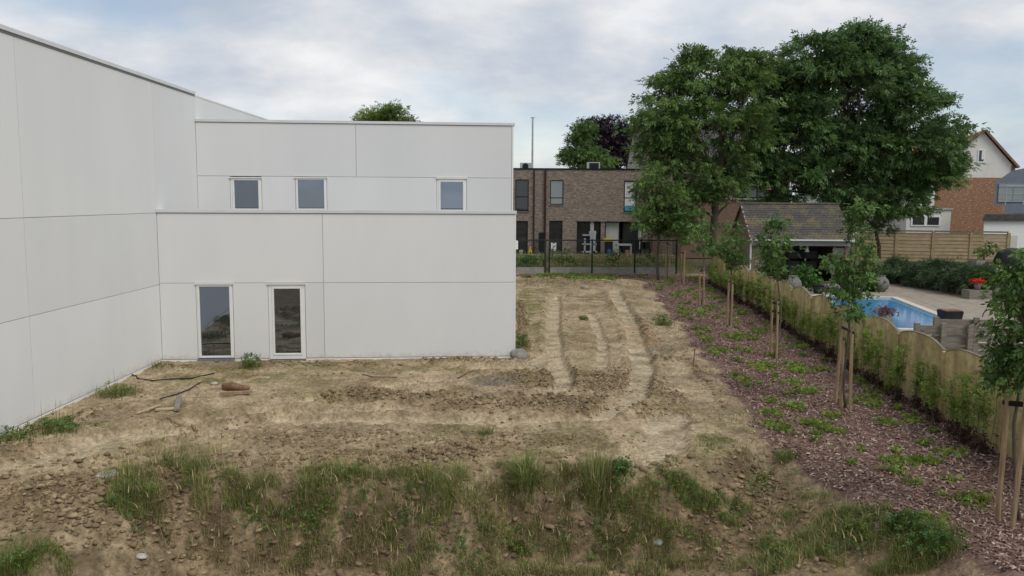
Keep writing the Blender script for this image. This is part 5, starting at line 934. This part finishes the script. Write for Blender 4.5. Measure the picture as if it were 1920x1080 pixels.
# long juniper hedge
hl = []
for s in np.linspace(0, 1, 9):
    px = 1682 + s * 155; py = 512 + s * 18; Yd = 44 - s * 6.5; hl.append((DY(px, py, Yd), (.95, .9, .62 - .06 * math.sin(9 * s)))); 
c = hl[4][0]; t = tree('juniper_hedge', 'long dark feathery juniper hedge along the pool terrace', (c[0], c[1], 0.05), hl, 'junip', (c[0], c[1], .4), .04, clump=.42, nspray=60, L=.26, k=7, ll=.17, lw=.022, per_area=1.3, cat='hedge', outward=.9, twigs=False)
for s in np.linspace(0, 1, 16):
    px = 1682 + s * 150; Yd = 43.2 - s * 6.5; q = DY(px, 555 + s * 20, Yd); mb = MB().tube([(q[0], q[1] - .55, .0), (q[0], q[1] - .55, .32 + .05 * math.sin(17 * s))], .075, 7); mb.build('edging_log', M['oldwood'], t)
def urn(name, label, px, py, Yd, r, h, prof, m, zb=.06):
    c = DY(px, py, Yd); t = thing(name, label, 'pot', (c[0], Yd, zb)); MB().lathe((c[0], Yd, zb), [(r * a, h * b) for a, b in prof], 18).build('body', M[m], t, smooth=True); MB().lathe((c[0], Yd, zb + h), [(r * prof[-1][0] * 1.08, .001), (r * prof[-1][0] * 1.08, .05)], 18).build('rim', M[m], t); return t, np.array([c[0], Yd, zb + h])
ROUND = [(.5, 0), (.85, .2), (1, .48), (.88, .75), (.6, .92), (.5, 1)]; TAP = [(.75, 0), (.85, .5), (1, 1)]
urn('round_pot', 'round grey stone pot on the terrace at the hedge end', 1650, 535, 39.2, .42, .72, ROUND, 'stonepot')
urn('round_pot', 'round grey stone pot left of the glossy shrub', 1486, 535, 38.8, .42, .72, ROUND, 'stonepot')
urn('round_pot', 'wide low stone pot behind the pool', 1555, 540, 39.0, .5, .42, ROUND, 'stonepot')
urn('bucket_pot', 'small black pot behind the pool edge', 1534, 545, 38.2, .25, .35, TAP, 'black')
t, tp = urn('flower_urn', 'stone urn with pink flowers at the near pool edge', 1658, 602, 26.6, .32, .62, ROUND, 'stonepot')
n = 120; P = tp + rng.normal(0, 1, (n, 3)) * np.array([.16, .16, .07]) + np.array([0, 0, .12]); V, F, C = sprays(P, rnd_dirs(n) + np.array([0, 0, .5]), .07, 5, .06, .045, tints(n)); npmesh('flowers', V, F, leafmat('pink_flower_leaves', (.12, .05, .06), (.22, .13, .14)), t, col=C)['kind'] = 'stuff'
t, tp = urn('geranium_pot', 'pot of bright red geraniums at the hedge end', 1834, 520, 36.5, .16, .25, TAP, 'stonepot', zb=.45)
n = 140; P = tp + rng.normal(0, 1, (n, 3)) * np.array([.13, .1, .05]) + np.array([0, 0, .14]); V, F, C = sprays(P, rnd_dirs(n), .06, 5, .06, .055, tints(n)); npmesh('flowers', V, F, leafmat('red_flower_petals', (.6, .05, .02), (.75, .1, .04)), t, col=C)['kind'] = 'stuff'
MB().box(tp[0] - .5, tp[0] + .5, tp[1] - .3, tp[1] + .35, .02, .449).build('geranium_shelf', M['oldwood'], None, loc=(tp[0], tp[1], .02)); o = bpy.data.objects['geranium_shelf']; o.name = 'timber_planter'; tag(o, 'weathered timber block carrying the red geraniums', 'planter')
def boxpot(name, label, l, t_, r, b, Yd, dep, m, cat='planter', zb=None):
    fr = Fr((0, Yd), (1, 0)); a0, a1 = fr.az(l, t_)[0], fr.az(r, t_)[0]; z1 = fr.az(l, t_)[1]; z0 = fr.az(l, b)[1] if zb is None else zb; t = thing(name, label, cat, ((a0 + a1) / 2, Yd + dep / 2, z0)); e = .05
    MB().hexa([(a0 + e, Yd + e, z0), (a1 - e, Yd + e, z0), (a1 - e, Yd + dep - e, z0), (a0 + e, Yd + dep - e, z0), (a0, Yd, z1), (a1, Yd, z1), (a1, Yd + dep, z1), (a0, Yd + dep, z1)]).build('box', M[m], t, bevel=.01)
    MB().box(a0 + .04, a1 - .04, Yd + .04, Yd + dep - .04, z1 + .001, z1 + .03).build('soil', M['log'], t); return ((a0 + a1) / 2, Yd + dep / 2, z1)
boxpot('square_planter', 'black square planter beside the pool, before the slatted fence', 1772, 584, 1808, 600, 29.0, .6, 'black', zb=.06)
q = boxpot('trough_planter', 'grey concrete trough before the beige plank fence', 1831, 489, 1862, 506, 40.5, .8, 'conc', zb=.06)
lowshrub('potted_shrub', 'wispy green plant in the grey concrete trough', [(1846, 474, 12, 12), (1856, 464, 8, 10), (1838, 480, 9, 8)], 40.9, 'lime', zb=q[2], **{**sk, 'nspray': 12})
boxpot('tall_planter', 'dark blue grey tall planter right of the concrete trough', 1858, 492, 1874, 514, 39.0, .5, 'bluegrey', zb=.06)
# covered barbecue (dark dome) at the far right
c = DY(1898, 480, 38); t = thing('covered_barbecue', 'dark rounded covered barbecue on the raised terrace at the right', 'barbecue', (c[0], 38, .06)); MB().lathe((c[0], 38, .06), [(.5, 0), (.55, .5), (.75, 1.1), (.8, 1.5), (.62, 1.95), (.25, 2.15), (.05, 2.18)], 16).build('cover', M['black'], t, smooth=True); MB().lathe((c[0], 38, .06), [(.6, 0), (.6, .04)], 12).build('foot', M['black'], t)
boxpot('step_block', 'pale blue grey step block under the barbecue', 1868, 500, 1900, 520, 37, 1.2, 'greywhite', 'step', zb=.06)
# slatted timber fences
def slatfence(label, l, r, top, Yd, n, yaw=0.):
    fr = Fr(DY(l, top, Yd), (math.cos(yaw), math.sin(yaw))); a1 = fr.az(r, top)[0]; zt_ = fr.az((l + r) / 2, top)[1]; t = thing('slatted_fence', label, 'fence', (fr.o[0], fr.o[1], -.16)); h = (zt_ + .1) / n
    for i in range(n): fr.part('slat', M['oldwood'], t, .02, a1 - .0, (-.02 if i % 2 else -.05), (.0 if i % 2 else -.03), -.1 + i * h, -.1 + (i + 1) * h - .035)
    for a in (.0, a1 * .5, a1): fr.part('post', M['oldwood'], t, a - .06, a + .06, (.002 if a else .002), .1, -.2, zt_ + .03)
slatfence('weathered slatted timber fence panel nearest the concrete fence', 1718, 1818, 608, 19.6, 6, -.07)
slatfence('longer weathered slatted fence behind, beside the near leafy crown', 1754, 1905, 597, 21.2, 7, -.07)
# ------------------------------------------------------------------ debris on the bare earth
def bar(name, label, cat, p0, p1, wd, th, m, lift=.03):
    a = hit1(*p0); b = hit1(*p1); a[2] += lift; b[2] += lift; d = nrm(b - a); s = nrm(np.cross(d, (0, 0, 1.))) * wd / 2; u = np.array([0, 0, th]); c = (a + b) / 2
    o = MB().hexa([a - s, b - s, b + s, a + s, a - s + u, b - s + u, b + s + u, a + s + u]).build(name, M[m], None, loc=c, bevel=.006); return tag(o, label, cat)
bar('timber_plank', 'pale plank lying end-on towards the camera', 'plank', (331, 772), (336, 751), .11, .05, 'oldwood')
bar('timber_plank', 'pale plank lying crosswise by the end-on plank', 'plank', (292, 773), (328, 769), .1, .04, 'newwood')
bar('timber_plank', 'thin split plank at the far left of the timber pieces', 'plank', (257, 781), (300, 764), .05, .03, 'newwood')
bar('timber_post', 'short round-edged timber lying beside the rotten log', 'timber', (412, 744), (470, 743), .08, .07, 'stake')
def cable(label, pts, r, m='black', name='cable'):
    P = [hit1(*q) + np.array([0, 0, r + .01]) for q in pts]; Q = []
    for i in range(len(P) - 1):
        for t in np.linspace(0, 1, 6, endpoint=False): x = P[i] * (1 - t) + P[i + 1] * t; x[2] = max(x[2], zat1(x[0], x[1]) + r * .6); Q.append(x)
    Q.append(P[-1]); o = MB().tube(Q, r, 6).build(name, M[m], None, loc=Q[len(Q) // 2], smooth=True); return tag(o, label, name)
cable('long black cable snaking from the hall wall over the earth', [(248, 708), (262, 714), (285, 717), (320, 716), (360, 713), (402, 705)], .016)
cable('shorter black cable curving below the long one', [(300, 752), (330, 744), (355, 736), (376, 722)], .014)
cable('dark branch lying on the track below the planks', [(314, 791), (340, 796), (370, 803)], .018, 'log', 'branch')
cable('thin dry branch on the earth near the middle of the facade', [(680, 706), (700, 711), (745, 709)], .014, 'log', 'branch')
cable('thin dry branch close to the facade free corner', [(858, 707), (880, 703), (896, 699)], .014, 'log', 'branch')
a = hit1(415, 735); b = hit1(464, 737); o = MB().tube([a + np.array([0, .1, .07]), a * .7 + b * .3 + np.array([0, .12, .1]), a * .35 + b * .65 + np.array([0, .1, .08]), b + np.array([0, .1, .1])], [.07, .1, .075, .05], 9).build('rotten_log', M['log'], None, loc=(a + b) / 2, smooth=True); tag(o, 'rotten brown log on the open earth left of centre', 'log')
def rock(name, label, px, py, s, m, cat='stone', flat=.6):
    p = hit1(px, py); v = IC * rng.uniform(.75, 1.2, (12, 1)) * s * np.array([1.2, 1, flat]) + p + np.array([0, 0, s * .25]); mb = MB().add(v, [tuple(f) for f in IF]); o = mb.build(name, M[m], None, loc=p, smooth=True); md = o.modifiers.new('round', 'SUBSURF'); md.levels = 2; md.render_levels = 2; return tag(o, label, cat)
rock('boulder', 'grey boulder at the free corner of the facade', 971, 676, .27, 'boulder', flat=.9)
rock('pale_stone', 'pale flat stone on the clods at the left', 204, 902, .2, 'stone', flat=.4)
rock('pale_stone', 'small white stone at the lower picture edge', 266, 1074, .09, 'stone')
rock('pale_stone', 'small white stone by the rotten log', 402, 722, .1, 'stone')
rock('pale_stone', 'reddish stone on the far dirt near the mesh fence', 1095, 542, .22, 'boulder')
rock('pale_stone', 'grey stone in the lower gully right of the bank', 1232, 1035, .12, 'boulder')
rock('pale_stone', 'tiny white stone before the ground floor windows', 502, 711, .06, 'stone')
p = hit1(1300, 690); t = thing('marker_peg', 'thin dark marker peg at the foot of the bark bed', 'peg', p); MB().tube([p - np.array([0, 0, .1]), p + np.array([.02, 0, .42])], .016, 6).build('rod', M['log'], t); MB().tube([p + np.array([.02, 0, .421]), p + np.array([.02, 0, .46])], .024, 6).build('cap', M['log'], t)
